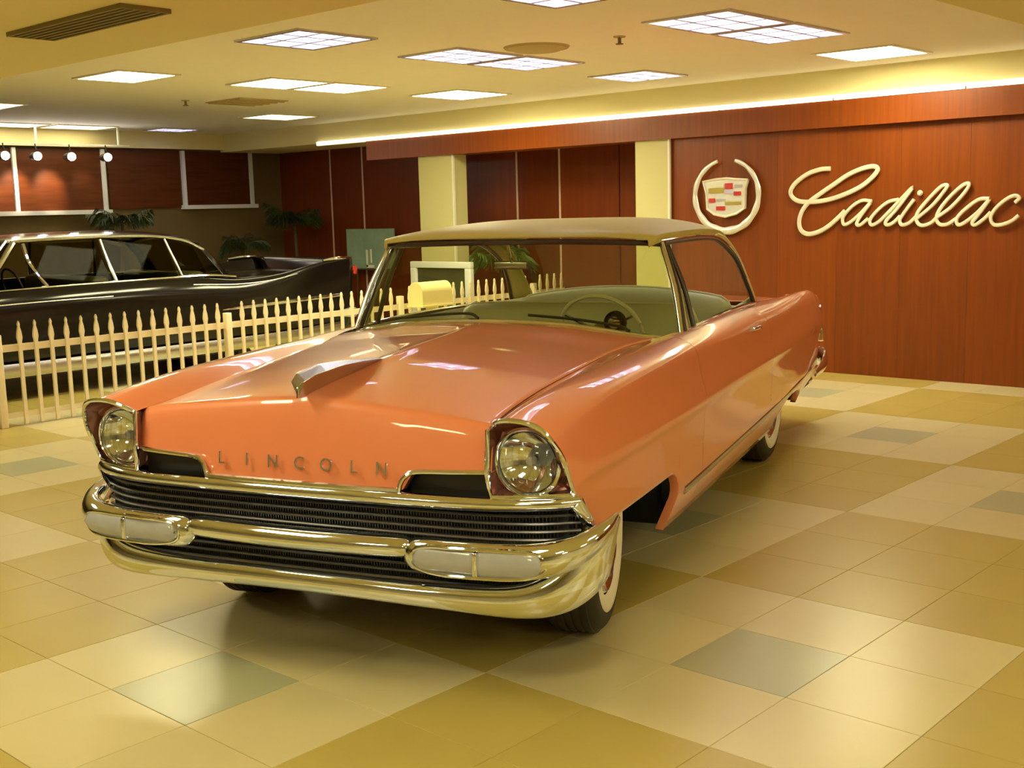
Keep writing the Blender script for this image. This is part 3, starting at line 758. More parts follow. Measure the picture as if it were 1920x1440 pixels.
bl = [(.40, -1.045, .585), (.475, -1.035, .53), (.545, -1.0, .455), (.612, -.915, .385), (.662, -.78, .352), (.690, -.5, .350), (.704, -.2, .355), (.708, 0, .357), (.704, .2, .355), (.690, .5, .350), (.662, .78, .352), (.612, .915, .385), (.545, 1.0, .455), (.475, 1.035, .53), (.40, 1.045, .585)]
tube('bumper_blade', bl, [.008, .016, .026, .034, .034, .032, .03, .03, .03, .032, .034, .034, .026, .016, .008], 'chrome', car, n=20, smooth_n=110, rz=[.012, .05, .078, .075, .056, .043, .039, .038, .039, .043, .056, .075, .078, .05, .012])
box('front_valance', (.40, -.60, .30), (.56, .60, .38), 'dark', car, smooth=False)

# windscreen, roof, pillars
wb_c = [(-.92, 0, 1.098), (-.925, .25, 1.092), (-.94, .45, 1.075), (-.965, .65, 1.045), (-1.04, .78, 1.022), (-1.14, .845, 1.01)]
wt_c = [(-1.14, 0, 1.452), (-1.145, .22, 1.451), (-1.155, .40, 1.448), (-1.18, .57, 1.443), (-1.235, .67, 1.436), (-1.29, .705, 1.43)]
def both(c): return np.array([(x, -y, z) for x, y, z in c[:0:-1]] + list(c))
B_, T_ = cr(both(wb_c), 49), cr(both(wt_c), 49)
Gw = []
for b, t in zip(B_, T_):
    Gw.append([b + (t - b) * q + np.array([0.012 * math.sin(PI * q), 0, 0]) for q in np.linspace(0, 1, 9)])
grid('windscreen', Gw, 'glass', car)
tube('windscreen_base_trim', B_ + np.array([.01, 0, -.004]), .012, 'chrome', car, n=8)
M['rubber_dark'] = pm('dark_moulding', (0.06, 0.045, 0.045), 0.3, metal=0.5)
tube('windscreen_header', T_ + np.array([.004, 0, -.006]), .013, 'rubber_dark', car, n=8)
# cowl panel between hood and glass
grid('cowl_panel', [[(wbase(y)[0] + dx, y, wbase(y)[1] + dz) for dx, dz in ((.045, -.010), (.02, -.006), (-.02, -.008), (-.10, -.03))] for y in np.linspace(-.83, .83, 41)], 'tan', car, solid=.003)
def pil(p0, p1, r, mat, nm, rz=None, bow=0.0):
    for s_ in (1, -1):
        P = [np.array(p0), (np.array(p0) + np.array(p1)) / 2 + np.array([bow, .015, 0]), np.array(p1)]
        tube(nm, P, r, mat, car, n=10, smooth_n=12, mirror=s_ < 0)
pil((-1.135, .848, 1.008), (-1.285, .712, 1.432), .013, 'chrome', 'windscreen_pillar_trim')
pil((-1.175, .848, 1.01), (-1.31, .71, 1.432), .017, 'rubber_dark', 'windscreen_pillar')
pil((-1.235, .848, 1.02), (-1.335, .708, 1.425), .010, 'chrome', 'vent_window_frame')
pil((-1.36, .845, 1.03), (-1.40, .704, 1.425), .012, 'rubber_dark', 'vent_window_post')
RXs = [-1.135, -1.20, -1.35, -1.6, -1.9, -2.2, -2.45, -2.62, -2.72]
RZc = [1.466, 1.496, 1.516, 1.531, 1.541, 1.538, 1.522, 1.490, 1.448]
RZe = [1.446, 1.464, 1.471, 1.474, 1.474, 1.467, 1.449, 1.420, 1.38]
RYe = [.675, .708, .718, .722, .725, .722, .712, .698, .685]
Gr = []
for q in np.linspace(0, 8, 41):
    x = float(cr(np.array(RXs)[:, None], ts=[q])[0, 0]); zc = float(cr(np.array(RZc)[:, None], ts=[q])[0, 0]); ze = float(cr(np.array(RZe)[:, None], ts=[q])[0, 0]); ye = float(cr(np.array(RYe)[:, None], ts=[q])[0, 0])
    sec = []
    for t in np.linspace(-1, 1, 41):
        a = abs(t)
        sec.append((x + (-.06 * a ** 2.5 if q < 2.5 else 0) * (1 - q / 2.5 if q < 2.5 else 0) - .0, ye * t, ze + (zc - ze) * (1 - a ** 4.2)))
    sec = [(sec[0][0], sec[0][1] * 1.0 - .004, sec[0][2] - .034)] + sec + [(sec[-1][0], sec[-1][1] + .004, sec[-1][2] - .034)]
    Gr.append(sec)
grid('roof', Gr, 'tan', car, solid=.006, ang=50)
for s_ in (1, -1):
    mir = s_ < 0
    # C pillar swept down to the deck
    fe = [(-2.15, .722, 1.430), (-2.36, .717, 1.412), (-2.55, .722, 1.368), (-2.74, .736, 1.290), (-2.89, .756, 1.165), (-3.0, .780, 1.02)]
    me_ = [(-2.32, .724, 1.440), (-2.54, .716, 1.415), (-2.72, .722, 1.355), (-2.88, .733, 1.265), (-3.02, .748, 1.145), (-3.14, .770, 1.008)]
    re = [(-2.50, .690, 1.438), (-2.68, .688, 1.400), (-2.83, .692, 1.330), (-2.97, .702, 1.225), (-3.12, .715, 1.115), (-3.27, .732, 1.0)]
    grid('c_pillar', net([fe, me_, re], 9, 30), 'tan', car, mirror=mir, solid=.008)
    tube('side_window_moulding', [(-1.33, .712, 1.428), (-1.8, .725, 1.430), (-2.15, .722, 1.422), (-2.36, .717, 1.402), (-2.54, .722, 1.357), (-2.73, .736, 1.279), (-2.88, .756, 1.155), (-2.99, .782, 1.02)], .013, 'rubber_dark', car, smooth_n=60, mirror=mir)
    tube('drip_rail', [(-1.25, .72, 1.440), (-1.7, .730, 1.445), (-2.1, .728, 1.440), (-2.36, .722, 1.420), (-2.56, .727, 1.374), (-2.75, .741, 1.296), (-2.90, .761, 1.17)], .006, 'chrome', car, smooth_n=50, mirror=mir)
    grid('vent_window', net([[(-1.18, .846, 1.012), (-1.36, .845, 1.03)], [(-1.305, .708, 1.425), (-1.40, .704, 1.42)]], 4, 4), 'glass', car, mirror=mir)
    tube('sill_moulding', [(-1.12, .853, 1.015), (-1.4, .846, 1.038), (-2.0, .836, 1.043), (-2.6, .812, 1.03), (-3.02, .785, 1.012)], .008, 'chrome', car, smooth_n=30, mirror=mir)
rg = [[(-2.74, y, 1.445 - .05 * abs(y / .67) ** 2) for y in np.linspace(-.67, .67, 9)], [(-3.03, y * 1.02, 1.225 - .03 * abs(y / .67) ** 2) for y in np.linspace(-.67, .67, 9)], [(-3.32, y * 1.06, 1.005 - .02 * abs(y / .67) ** 2) for y in np.linspace(-.67, .67, 9)]]
grid('rear_window', net(rg, 12, 25), 'glass', car)
# deck lid and tail
Gd = []
for t in np.linspace(-1, 1, 31):
    c_ = []
    for x in np.linspace(-3.29, -4.70, 24):
        yj, zj = joint(x); q = max(0, (-3.4 - x) / 1.3)
        zc = .995 - .02 * q - .05 * q * q
        c_.append((x, t * (yj - .004), zj + (zc - zj) * (1 - abs(t) ** 2.4)))
    for x, z in ((-4.76, .88), (-4.80, .80), (-4.80, .60), (-4.78, .46)): c_.append((x, t * .66, z))
    Gd.append(c_)
grid('boot_lid', Gd, 'paint', car, solid=.004)
for s_ in (1, -1):
    mir = s_ < 0
    E1 = cr(NET[:, 12], ts=np.linspace(0, 8, 33))
    grid('tail_panel', [[(p[0], p[1], p[2]), (p[0] - .005, p[1] * .93, p[2]), (p[0] + .01, .655, p[2])] for p in E1], 'paint', car, mirror=mir, solid=.003)
    tube('tail_lamp', [(-4.83, .80, .86), (-4.862, .79, .78), (-4.862, .79, .70)], [.03, .045, .035], 'red_lens', car, smooth_n=12, mirror=mir)
    tube('tail_lamp_ring', [(-4.80, .885, .84), (-4.865, .885, .76), (-4.875, .89, .66), (-4.85, .90, .58)], .016, 'chrome', car, smooth_n=14, mirror=mir)
rb = [(-4.10, -.975, .44), (-4.5, -.965, .45), (-4.80, -.91, .47), (-4.92, -.70, .47), (-4.95, 0, .47), (-4.92, .70, .47), (-4.80, .91, .47), (-4.5, .965, .45), (-4.10, .975, .44)]
tube('rear_bumper', rb, [.010, .02, .035, .04, .04, .04, .035, .02, .010], 'chrome', car, n=14, smooth_n=70, rz=[.02, .05, .07, .075, .075, .075, .07, .05, .02])
for s_ in (1, -1): tube('exhaust_tip', [(-4.3, .80 * s_, .30), (-4.78, .82 * s_, .30)], .03, 'chrome_dull', car, n=12)

# trim on the flank
for s_ in (1, -1):
    mir = s_ < 0
    P = [(x, float(np.interp(-x, [0.6, 1.0, 2.3, 3.4, 4.2], [.972, .975, .977, .967, .942])), z) for x, z in ((-.70, .415), (-1.0, .42), (-1.6, .43), (-2.3, .44), (-2.9, .45), (-3.4, .46), (-4.1, .475))]
    tube('rocker_moulding', P, .006, 'chrome_dull', car, smooth_n=50, rz=.019, mirror=mir)
    tube('door_handle', [(-2.28, .958, .945), (-2.26, .975, .947), (-2.17, .980, .949), (-2.08, .975, .951), (-2.06, .958, .951)], .008, 'chrome', car, smooth_n=16, mirror=mir)
    tube('fender_script', [(.42 - i * .022, .957 + .003 * math.sin(i) + .0004 * i, .80 + .014 * math.sin(i * 1.7) + .001 * i) for i in range(15)], .003, 'chrome_dull', car, smooth_n=60, n=5, mirror=mir)

# interior
def rbox(nm, a, b, mat, ch, par=car): return box(nm, a, b, mat, par, ch=ch)
fs = empty('front_seat', (-1.95, 0, .3)); fs.parent = car
def bench(par, X, zt, zb_, w, crown, lean, mat):
    Gs = []
    for y in np.linspace(-w, w, 33):
        e = min(1, (w - abs(y)) / .10); rr_ = math.sqrt(max(0, 1 - (1 - e) ** 2))
        top = zt + crown * (1 - (y / w) ** 2) - .12 * (1 - rr_)
        th = .085 * (0.55 + 0.45 * rr_)
        s_ = []
        for a in np.linspace(-.5, 1.5, 17):
            ca, sa = math.cos(a * PI), math.sin(a * PI)
            pass
        pts = [(th, 0), (th + .03, .35), (th + .01, .75), (th * .7, .95), (0, 1.0), (-th * .7, .95), (-th, .75), (-th, .35), (-th, 0)]
        for dx, q in pts:
            z = zb_ + (top - zb_) * q
            s_.append((X + dx - lean * q, y, z))
        Gs.append(cr(np.array(s_), 25))
    return Gs
sb = grid('seat_back', np.array(bench(fs, 0, 1.075 - .3, .40 - .3, .70, .012, .10, 'seat')), 'seat', fs)
tube('seat_piping', [(p[12][0], p[12][1], p[12][2] + .002) for p in bench(fs, 0, 1.075 - .3, .40 - .3, .70, .012, .10, 'seat')], .006, 'seat_trim', fs)
box('seat_cushion', (.02, -.70, .02), (.55, .70, .20), 'seat', fs, ch=.05)
rs = empty('rear_seat', (-2.74, 0, .3)); rs.parent = car
bk = bench(rs, 0, 1.04 - .3, .40 - .3, .70, .075, .14, 'seat')
grid('seat_back', np.array(bk), 'seat', rs)
tube('seat_piping', [(p[12][0], p[12][1], p[12][2] + .002) for p in bk], .007, 'seat_trim', rs)
box('seat_cushion', (.02, -.66, .02), (.50, .66, .20), 'seat', rs, ch=.05)
rbox('parcel_shelf', (-3.33, -.66, .93), (-2.84, .66, .97), 'seat', .01)
dg = [[(wbase(y)[0] - .06, y, wbase(y)[1] - .035), (-1.16, y, 1.045 - .06 * abs(y / .8) ** 2.5), (-1.24, y, 1.03 - .06 * abs(y / .8) ** 2.5), (-1.27, y, .97), (-1.24, y, .85), (-1.18, y, .72)] for y in np.linspace(-.80, .80, 25)]
grid('dashboard', dg, 'dash', car, solid=.006)
lathe('dash_mirror', [(.001, -.02), (.045, -.02), (.055, 0), (.05, .02)], 'black', car, 24, 'x', loc=(-1.12, .54, 1.075))  # small round mirror standing on the dash
lathe('mirror_face', [(.001, .021), (.028, .020), (.03, .012)], 'chrome', car, 20, 'x', loc=(-1.12, .54, 1.075))
sw = empty('steering_wheel', (-1.42, .37, 1.0)); sw.parent = car; sw.rotation_euler = (0, math.radians(28), 0)
tube('rim', [(0, .205 * math.cos(a), .205 * math.sin(a)) for a in np.linspace(0, 2 * PI, 48, endpoint=False)], .011, 'seat_trim', sw, closed=True)
for a in (.5, PI - .5, -PI / 2): tube('spoke', [(.02, 0, 0), (0, .2 * math.cos(a), .2 * math.sin(a))], .008, 'chrome', sw)
lathe('hub', [(.001, -.03), (.04, -.025), (.05, .01), (.03, .06)], 'chrome', sw, 20, 'x')
tube('column', [(.03, 0, 0), (.30, 0, -.02)], .022, 'dash', sw, n=12)
for s_ in (1, -1):
    P = [[(x, (y_ - .03) * s_, z) for z in (1.03, .9, .7, .42)] for x, y_ in ((-1.16, .84), (-1.6, .835), (-2.3, .82), (-2.9, .78), (-3.4, .73))]
    grid('door_lining', P, 'seat', car, solid=.01)
tube('mirror_stalk', [(-1.15, 0, 1.44), (-1.19, 0, 1.35)], .006, 'chrome', car)
box('rear_view_mirror', (-1.215, -.095, 1.315), (-1.19, .075, 1.355), 'chrome_dull', car, ch=.008)
for y0, y1 in ((-.52, -.05), (.18, .66)):
    xb0, zb0 = wbase(y0); xb1, zb1 = wbase(y1)
    tube('wiper', [(xb1 + .02, y1, zb1 + .012), (xb1 - .01, y1 - .06, zb1 + .03), (xb0 - .03, (y0 + y1) / 2, (zb0 + zb1) / 2 + .035), (xb0 - .025, y0, zb0 + .03)], .007, 'black', car, smooth_n=20, n=6)

# wheels
def wheel(x, y, steer, name='wheel'):
    s_ = 1 if y > 0 else -1
    w = empty(name, (x, y, .365)); w.parent = car; w.rotation_euler = (0, 0, steer + (0 if s_ > 0 else PI))
    R = .365; hw = .105
    tp = [(.20, -hw * .75), (.26, -hw), (.325, -hw * .98), (.350, -hw * .8), (R - .004, -hw * .55), (R - .004, 0), (R - .004, hw * .55), (.350, hw * .8), (.325, hw * .98), (.29, hw)]
    P = cr(np.array(tp), 40)
    lathe('tyre', [tuple(p) for p in P], 'rubber', w, 56, 'y')
    for k in range(5):
        yy = -.06 + k * .03
        lathe('tread_rib', [(R - .012, yy - .011), (R, yy - .0095), (R, yy + .0095), (R - .012, yy + .011)], 'rubber', w, 56, 'y')
    lathe('whitewall', [(.287, hw * 1.0), (.280, hw * 1.05), (.255, hw * 1.07), (.232, hw * 1.0), (.222, hw * .88)], 'whitewall', w, 56, 'y')
    cp = lathe('hubcap', [(.222, hw * .80), (.21, hw * .95), (.19, hw * .80), (.16, hw * .70), (.10, hw * .85), (.06, hw * 1.0), (.03, hw * 1.08), (.001, hw * 1.1)], 'chrome', w, 48, 'y')
    lathe('wheel_disc', [(.001, -.02), (.20, -.02), (.215, .02), (.222, hw * .8)], 'dark', w, 32, 'y')
    for a in range(10):
        q = 2 * PI * a / 10
        tube('hubcap_spoke', [(.07 * math.cos(q), hw * .98, .07 * math.sin(q)), (.185 * math.cos(q), hw * .83, .185 * math.sin(q))], .008, 'chrome_dull', cp, n=6)
wheel(-.10, .735, math.radians(9)); wheel(-.10, -.735, math.radians(9)); wheel(-3.30, .735, 0); wheel(-3.30, -.735, 0)
# underbody
ub = MB(); ub.box((-4.6, -.60, .27), (.45, .60, .38)); ub.box((-4.55, -.86, .30), (-3.80, .86, .40)); ub.box((-2.80, -.88, .27), (-.67, .88, .36)); ub.box((-.62, -.50, .3), (.50, .50, .88)); ub.box((-.75, -.86, .27), (-.67, .86, .9))
ub.build('underbody', 'dark', car, smooth=False)
tube('front_axle', [(-.10, -.68, .34), (-.10, .68, .34)], .04, 'dark', car)
tube('rear_axle', [(-3.30, -.68, .36), (-3.30, .68, .36)], .05, 'dark', car)

# ================================================================== THE BLACK SEDAN behind the fence (front towards -x)
bc = empty('black_sedan', (3.2, 8.52, 0), PI)
tag(bc, 'glossy black vintage sedan with tail fins behind the white picket fence', 'car')
BX = [3.0, 2.6, 2.0, 1.4, 0.8, 0.0, -0.7, -1.2, -1.7, -2.2, -2.67]
q0 = [(3.0, .70, .88), (2.6, .72, .92), (2.0, .74, .96), (1.4, .80, .985), (.8, .86, 1.0), (0, .865, 1.005), (-.7, .85, .995), (-1.2, .80, .955), (-1.7, .76, .955), (-2.2, .72, .955), (-2.62, .70, .92)]
q1 = [(3.02, .84, .90), (2.6, .87, .935), (2.0, .89, .965), (1.4, .90, .985), (.8, .91, .995), (0, .915, 1.0), (-.7, .91, .985), (-1.2, .905, .945), (-1.7, .905, .975), (-2.2, .905, 1.065), (-2.68, .90, 1.095)]
q2 = [(3.03, .95, .80), (2.6, .97, .84), (2.0, .98, .87), (1.4, .985, .88), (.8, .99, .885), (0, .99, .885), (-.7, .985, .865), (-1.2, .975, .845), (-1.7, .965, .875), (-2.2, .95, .965), (-2.70, .93, 1.03)]
q3 = [(x + .03 * (i == 0), y, .66) for i, (x, y) in enumerate(zip(BX, [.96, .99, 1.0, 1.0, 1.0, 1.0, 1.0, .995, .985, .965, .93]))]
q4 = [(x, y, .46) for x, y in zip(BX, [.95, .985, .995, .995, .995, .995, .995, .99, .98, .955, .92])]
q5 = [(x, y - .09, .27) for x, y in zip(BX, [.92, .965, .975, .975, .975, .975, .975, .97, .96, .935, .90])]
q6 = [(x, y - .14, .20) for x, y in zip(BX, [.92, .965, .975, .975, .975, .975, .975, .97, .96, .935, .90])]
BN = [q0, q1, q2, q3, q4, q5, q6]
SB = net(BN, 37, 90)                                # rows x columns
for mir in (False, True):
    grid('body_side', np.swapaxes(SB, 0, 1), 'carblack', bc, mirror=mir, solid=.004)
def bj(x):
    j = SB[0]; return float(np.interp(-x, -j[:, 0], j[:, 1])), float(np.interp(-x, -j[:, 0], j[:, 2]))
for nm, xa, xb in (('bonnet', 3.0, 1.42), ('boot_lid', -1.22, -2.66)):
    grid(nm, [[(x, t * bj(x)[0], bj(x)[1] + .035 * (1 - abs(t) ** 2.2)) for t in np.linspace(-1, 1, 21)] for x in np.linspace(xa, xb, 16)], 'carblack', bc, solid=.004)
for X, nm in ((3.03, 'nose_panel'), (-2.68, 'tail_panel')):
    E1 = SB[:, 0] if X > 0 else SB[:, -1]
    grid(nm, [[(p[0], p[1] * t, p[2]) for t in np.linspace(-1, 1, 9)] for p in E1], 'carblack', bc, solid=.004)
tube('rear_bumper', [(-2.3, -.97, .50), (-2.72, -.90, .50), (-2.82, 0, .50), (-2.72, .90, .50), (-2.3, .97, .50)], [.01, .04, .05, .04, .01], 'chrome', bc, n=12, smooth_n=40, rz=[.02, .07, .08, .07, .02])
tube('front_bumper', [(2.7, -.97, .48), (3.05, -.90, .48), (3.15, 0, .48), (3.05, .90, .48), (2.7, .97, .48)], [.01, .04, .05, .04, .01], 'chrome', bc, n=12, smooth_n=40, rz=[.02, .07, .08, .07, .02])
# greenhouse
gx = [1.12, 1.0, .7, .2, -.3, -.7, -.9]; gc = [1.425, 1.458, 1.482, 1.492, 1.485, 1.45, 1.40]; ge = [1.405, 1.415, 1.42, 1.425, 1.415, 1.38, 1.33]; gy = [.64, .68, .70, .705, .70, .68, .65]
grid('roof', [[(x, t * y, e + (c - e) * (1 - abs(t) ** 2.5)) for t in np.linspace(-1, 1, 25)] for x, c, e, y in zip(cr(np.array(gx)[:, None], 31)[:, 0], cr(np.array(gc)[:, None], 31)[:, 0], cr(np.array(ge)[:, None], 31)[:, 0], cr(np.array(gy)[:, None], 31)[:, 0])], 'carblack', bc, solid=.008)
grid('windscreen', net([[(1.40, -.80, .99), (1.62, -.4, 1.0), (1.66, 0, 1.0), (1.62, .4, 1.0), (1.40, .80, .99)], [(1.04, -.67, 1.41), (1.12, -.35, 1.42), (1.13, 0, 1.425), (1.12, .35, 1.42), (1.04, .67, 1.41)]], 6, 25), 'darkglass', bc)
grid('rear_window', net([[(-1.22, -.66, 1.0), (-1.30, 0, 1.01), (-1.22, .66, 1.0)], [(-.88, -.60, 1.34), (-.92, 0, 1.40), (-.88, .60, 1.34)]], 6, 15), 'darkglass', bc)
for s_ in (1, -1):
    mir = s_ < 0
    tube('windscreen_pillar', [(1.46, .845, .99), (1.27, .78, 1.20), (1.08, .70, 1.41)], .028, 'chrome', bc, smooth_n=12, mirror=mir)
    tube('windscreen_trim', [(1.62, .80, .985), (1.36, .76, 1.22), (1.14, .68, 1.43)], .016, 'chrome', bc, smooth_n=12, mirror=mir)
    tube('vent_post', [(.86, .87, 1.0), (.98, .80, 1.2), (1.0, .715, 1.40)], .020, 'chrome', bc, smooth_n=10, mirror=mir)
    tube('door_post', [(.18, .872, 1.0), (.22, .80, 1.2), (.24, .715, 1.415)], .020, 'chrome_dull', bc, smooth_n=10, mirror=mir)
    tube('rear_post', [(-.55, .862, 1.0), (-.50, .79, 1.2), (-.46, .705, 1.395)], .014, 'chrome_dull', bc, smooth_n=10, mirror=mir)
    tube('drip_rail', [(1.10, .70, 1.425), (.6, .715, 1.438), (.1, .718, 1.440), (-.35, .71, 1.425), (-.7, .695, 1.37), (-.92, .69, 1.27)], .014, 'chrome', bc, smooth_n=40, mirror=mir)
    tube('window_sill', [(1.42, .86, .99), (.8, .885, 1.005), (0, .89, 1.012), (-.5, .882, 1.015), (-.85, .862, 1.01), (-1.2, .82, .975)], .016, 'chrome', bc, smooth_n=40, mirror=mir)
    tube('belt_strip', [(2.6, .975, .84), (1.8, .988, .87), (1.0, .995, .885), (.3, .996, .885)], .007, 'chrome_dull', bc, smooth_n=20, mirror=mir)
    tube('rocker_panel', [(2.7, .945, .29), (2.0, .965, .29), (0, .965, .29), (-1.6, .955, .30), (-2.5, .925, .34)], .012, 'chrome_dull', bc, smooth_n=40, rz=.062, mirror=mir)
    tube('fender_spear', [(-.9, .99, .66), (-1.7, .985, .68), (-2.5, .955, .70)], .012, 'chrome', bc, smooth_n=16, rz=.02, mirror=mir)
    tube('fin_crease', [(-.6, .957, .935), (-1.2, .948, .905), (-1.7, .943, .935), (-2.2, .936, 1.025), (-2.68, .92, 1.075)], .006, 'chrome_dull', bc, smooth_n=24, mirror=mir)
    tube('fin_cap', [(-2.30, .905, 1.092), (-2.5, .905, 1.105), (-2.70, .90, 1.102)], [.012, .022, .02], 'chrome', bc, smooth_n=10, mirror=mir)
    tube('tail_lamp', [(-2.66, .90, 1.0), (-2.74, .90, .98), (-2.74, .90, .92)], [.02, .04, .03], 'red_lens', bc, smooth_n=8, mirror=mir)
    for nm, xa, xb in (('front_window', .88, .22), ('rear_side_window', .18, -.50), ('quarter_window', -.52, -.84)):
        za, zb2 = 1.40, (1.395 if xb > -.6 else 1.30)
        grid(nm, net([[(xa, .868, 1.005), (xb, .862, 1.01)], [(xa + (.12 if xa > .5 else .05), .712, 1.405), (xb + .05, .70, zb2)]], 5, 6), 'darkglass', bc, mirror=mir)
    grid('c_pillar', net([[(-.80, .69, 1.34), (-.95, .685, 1.2), (-1.10, .80, .96)], [(-.86, .62, 1.35), (-1.05, .64, 1.2), (-1.25, .68, .96)]], 6, 10), 'carblack', bc, mirror=mir, solid=.006)
    for X in (1.78, -1.45):
        w = empty('wheel', (X, .80 * s_, .35)); w.parent = bc; w.rotation_euler = (0, 0, 0 if s_ > 0 else PI)
        lathe('tyre', [(.20, -.08), (.30, -.10), (.345, -.07), (.35, 0), (.345, .07), (.30, .10), (.22, .09)], 'rubber', w, 40, 'y')
        lathe('hubcap', [(.22, .08), (.19, .095), (.10, .09), (.05, .11), (.001, .115)], 'chrome', w, 32, 'y')
m2 = MB(); m2.box((-2.5, -.86, .2), (2.8, .86, .45)); m2.box((-1.2, -.80, .45), (1.3, .80, .62)); m2.build('underbody', 'dark', bc, smooth=False)
box('front_seat', (.15, -.70, .5), (.35, .70, 1.06), 'dash', bc, ch=.05)
box('rear_seat', (-.95, -.66, .5), (-.75, .66, 1.05), 'dash', bc, ch=.05)
tube('wheel_rim', [(.95 + .05 * math.sin(a), .35 + .19 * math.cos(a), 1.0 + .17 * math.sin(a)) for a in np.linspace(0, 2 * PI, 30, endpoint=False)], .011, 'black', bc, closed=True)

# ================================================================== PICKET FENCE
FY = 6.38
fe_ = empty('picket_fence', (4.3, FY, 0)); tag(fe_, 'white picket fence with spear tops running in front of the black sedan', 'fence')
pk = [(-.014, 0), (.014, 0), (.014, .655), (.021, .690), (.016, .735), (.006, .775), (.009, .795), (0, .82), (-.009, .795), (-.006, .775), (-.016, .735), (-.021, .690), (-.014, .655)]
nk = len(pk)
Vp = [(x, -.011, z) for x, z in pk] + [(x, .011, z) for x, z in pk]
Fp = [tuple(range(nk)), tuple(range(2 * nk - 1, nk - 1, -1))] + [(i, nk + i, nk + (i + 1) % nk, (i + 1) % nk) for i in range(nk)]
pme = bpy.data.meshes.new('picket'); pme.from_pydata(Vp, [], Fp); pme.materials.append(M['fence'])
posts = (1.245, 3.37, 5.50, 7.62)
x = 0.12
k = 0
xs_ = [1.29 + .1312 * i for i in range(-9, 53)]
for x in xs_:
    if any(abs(x - p) < .05 for p in posts): continue
    o = bpy.data.objects.new('picket', pme); COL.objects.link(o); o.parent = fe_; o.location = (x - 4.3, -.018, 0.012)
for p in posts:
    box('post', (p - 4.3 - .03, -.03, 0), (p - 4.3 + .03, .03, .735), 'fence', fe_, ch=.006)
prev = 0.05
for p in posts + (8.22,):
    box('rail', (prev - 4.3 + .03, -.006, .595), (p - 4.3 - .03, .018, .650), 'fence', fe_, smooth=False)
    box('rail', (prev - 4.3 + .03, -.006, .07), (p - 4.3 - .03, .018, .11), 'fence', fe_, smooth=False)
    prev = p

# mailbox on its post in front of the fence
mbx = empty('mailbox', (5.72, 6.14, 0)); tag(mbx, 'cream arched mailbox on a post in front of the picket fence', 'mailbox')
box('post', (-.045, -.045, 0), (.045, .045, .64), 'mailbox', mbx, ch=.006)
sec = [(-.10, .64), (.10, .64), (.10, .78)] + [(.10 * math.cos(a), .78 + .10 * math.sin(a)) for a in np.linspace(.2, PI - .2, 10)] + [(-.10, .78)]
V = [(-.21, y, z) for y, z in sec] + [(.21, y, z) for y, z in sec]; n = len(sec)
mk('box_body', V, [tuple(range(n)), tuple(range(2 * n - 1, n - 1, -1))] + [(i, (i + 1) % n, n + (i + 1) % n, n + i) for i in range(n)], 'mailbox', mbx, ang=30)
V = [(-.222, y * 1.04, .76 + (z - .76) * 1.04) for y, z in sec] + [(-.21, y * 1.04, .76 + (z - .76) * 1.04) for y, z in sec]
mk('door', V, [tuple(range(n)), tuple(range(2 * n - 1, n - 1, -1))] + [(i, (i + 1) % n, n + (i + 1) % n, n + i) for i in range(n)], 'mailbox', mbx, ang=30)
box('base_board', (-.24, -.12, .625), (.24, .12, .642), 'mailbox', mbx, smooth=False)

# framed picture and poster board by the recessed wall
pf = empty('framed_picture', (7.05, 7.33, .47)); tag(pf, 'white-framed dark picture on legs in front of the left cream pilaster', 'picture')
box('canvas', (.0, -.42, -.06), (.02, .42, .46), 'picture', pf, smooth=False)
for a, b in (((-.51, -.15), (.51, -.06)), ((-.51, .46), (.51, .535)), ((-.51, -.06), (-.41, .46)), ((.41, -.06), (.51, .46))):
    box('frame_side', (-.03, a[0], a[1]), (.03, b[0], b[1]), 'frame_white', pf, ch=.008)
for yy in (-.46, .46): box('leg', (-.015, yy - .025, -.47), (.015, yy + .025, -.15), 'frame_white', pf, smooth=False)
pb = empty('poster_board', (8.14, 9.84, .83)); tag(pb, 'teal poster board with a pale mark on an easel beside the wood wall', 'poster')
box('panel', (0, -.50, 0), (.02, .50, .55), 'teal', pb, smooth=False)
for a, b in (((.055, .02), (.09, .26)), ((-.07, .01), (.09, .05)), ((-.03, .08), (0.0, .27))):
    box('print_mark', (-.004, a[0], a[1]), (.0, b[0], b[1]), 'white', pb, smooth=False)
for yy in (-.3, .3): tube('easel_leg', [(.03, yy, .5), (.03, yy * 1.2, -.83)], .012, 'stem', pb)
tube('easel_leg', [(.05, 0, .5), (.13, 0, -.83)], .012, 'stem', pb)
box('easel_ledge', (-.03, -.4, -.02), (.02, .4, 0), 'stem', pb, smooth=False)

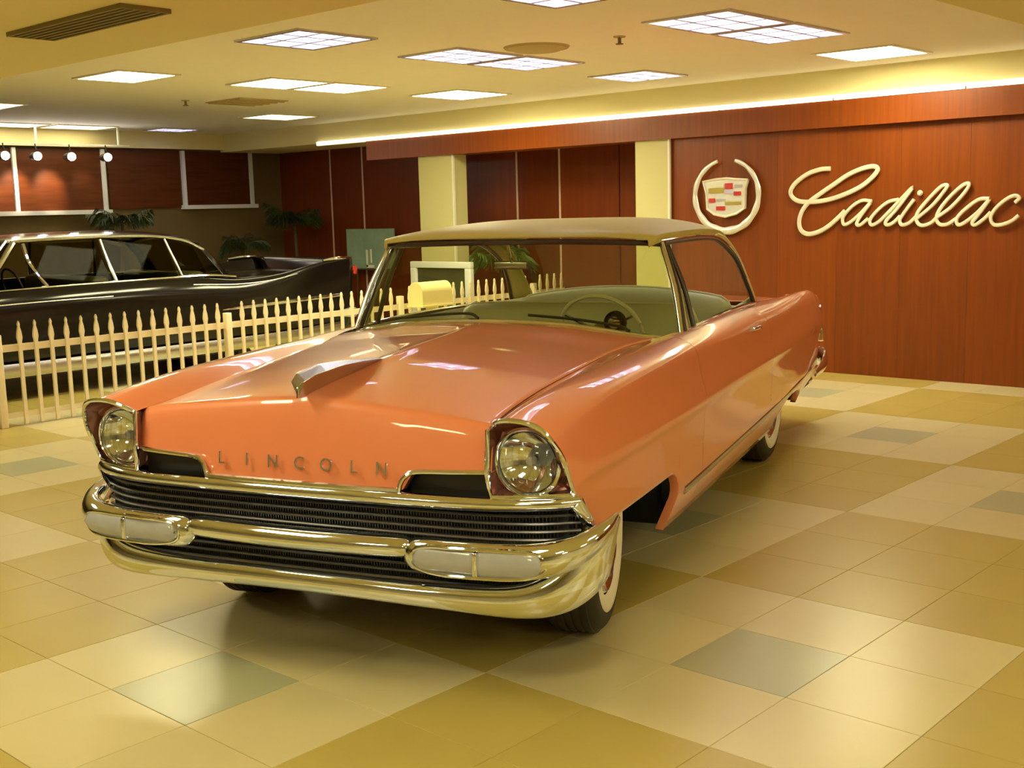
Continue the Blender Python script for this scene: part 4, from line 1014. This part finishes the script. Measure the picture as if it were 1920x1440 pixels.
# potted palms
def frond_mesh(L, droop, nl, w, seed, mat):
    rng = random.Random(seed); V = []; F = []
    P = [np.array((L * t * (1 - .25 * t * droop), 0, L * (.75 * t - droop * 1.05 * t * t))) for t in np.linspace(0, 1, 14)]
    v, f = sweep_vf(P, np.linspace(.008, .002, 14), np.linspace(.008, .002, 14), 5, up=(0, 1, 0)); V += list(v); F += f
    for i in range(nl):
        t = .18 + .8 * i / nl
        b = np.array((L * t * (1 - .25 * t * droop), 0, L * (.75 * t - droop * 1.05 * t * t)))
        l = L * .42 * math.sin(PI * min(1, .25 + .75 * t)) + .05
        for s_ in (1, -1):
            d = np.array((.55 + .2 * rng.random(), s_ * .8, -.15 - .3 * rng.random())); d = d / np.linalg.norm(d)
            m_ = b + d * l * .5 + np.array((0, 0, .02)); e = b + d * l + np.array((0, 0, -.05 * l / .2))
            n0 = len(V)
            V += [b, m_ + np.array((w, 0, .004)), e, m_ - np.array((w, 0, .004)), m_ + np.array((0, 0, -.012))]
            F += [(n0, n0 + 1, n0 + 4), (n0 + 1, n0 + 2, n0 + 4), (n0 + 2, n0 + 3, n0 + 4), (n0 + 3, n0, n0 + 4)]
    me = bpy.data.meshes.new('frond'); me.from_pydata([tuple(map(float, q)) for q in V], [], F); me.materials.append(M[mat]); return me
FR = {m_: [frond_mesh(.55, d_, 13, .016, i, m_) for i, d_ in enumerate((.35, .7, 1.0))] for m_ in ('leaf', 'leaf_light')}
def palm(x, y, hz, scale, mat, label, seed, nf=16):
    rng = random.Random(seed)
    r = empty('potted_palm', (x, y, 0)); tag(r, label, 'plant', 'potted palms')
    p = lathe('pot', [(.001, 0), (.12, 0), (.16, .26), (.175, .28), (.16, .29), (.14, .25), (.001, .25)], 'pot', r, 24, 'z')
    tube('trunk', [(0, 0, .25), (.02, .01, hz * .5), (0, 0, hz)], [.035, .028, .022], 'stem', r, smooth_n=12)
    for i in range(nf):
        o = bpy.data.objects.new('frond', FR[mat][i % 3]); COL.objects.link(o); o.parent = r
        o.location = (0, 0, hz - .02 + .02 * (i % 3)); o.rotation_euler = (rng.uniform(-.15, .15), rng.uniform(-.2, .15), 2 * PI * i / nf * 2.618 + rng.random()); sc = scale * rng.uniform(.8, 1.1); o.scale = (sc, sc, sc)
palm(7.75, 11.0, 1.50, .95, 'leaf', 'dark potted palm in the corner left of the wood panels', 1, 20)
palm(5.30, 11.45, 1.55, .80, 'leaf', 'dark potted palm between the two framed windows', 2, 18)
palm(7.05, 11.25, 1.15, .80, 'leaf', 'low dark potted palm below the small framed window', 3, 16)
palm(7.80, 7.05, .95, .95, 'leaf_light', 'green potted palm seen through the windscreen behind the fence', 4, 16)
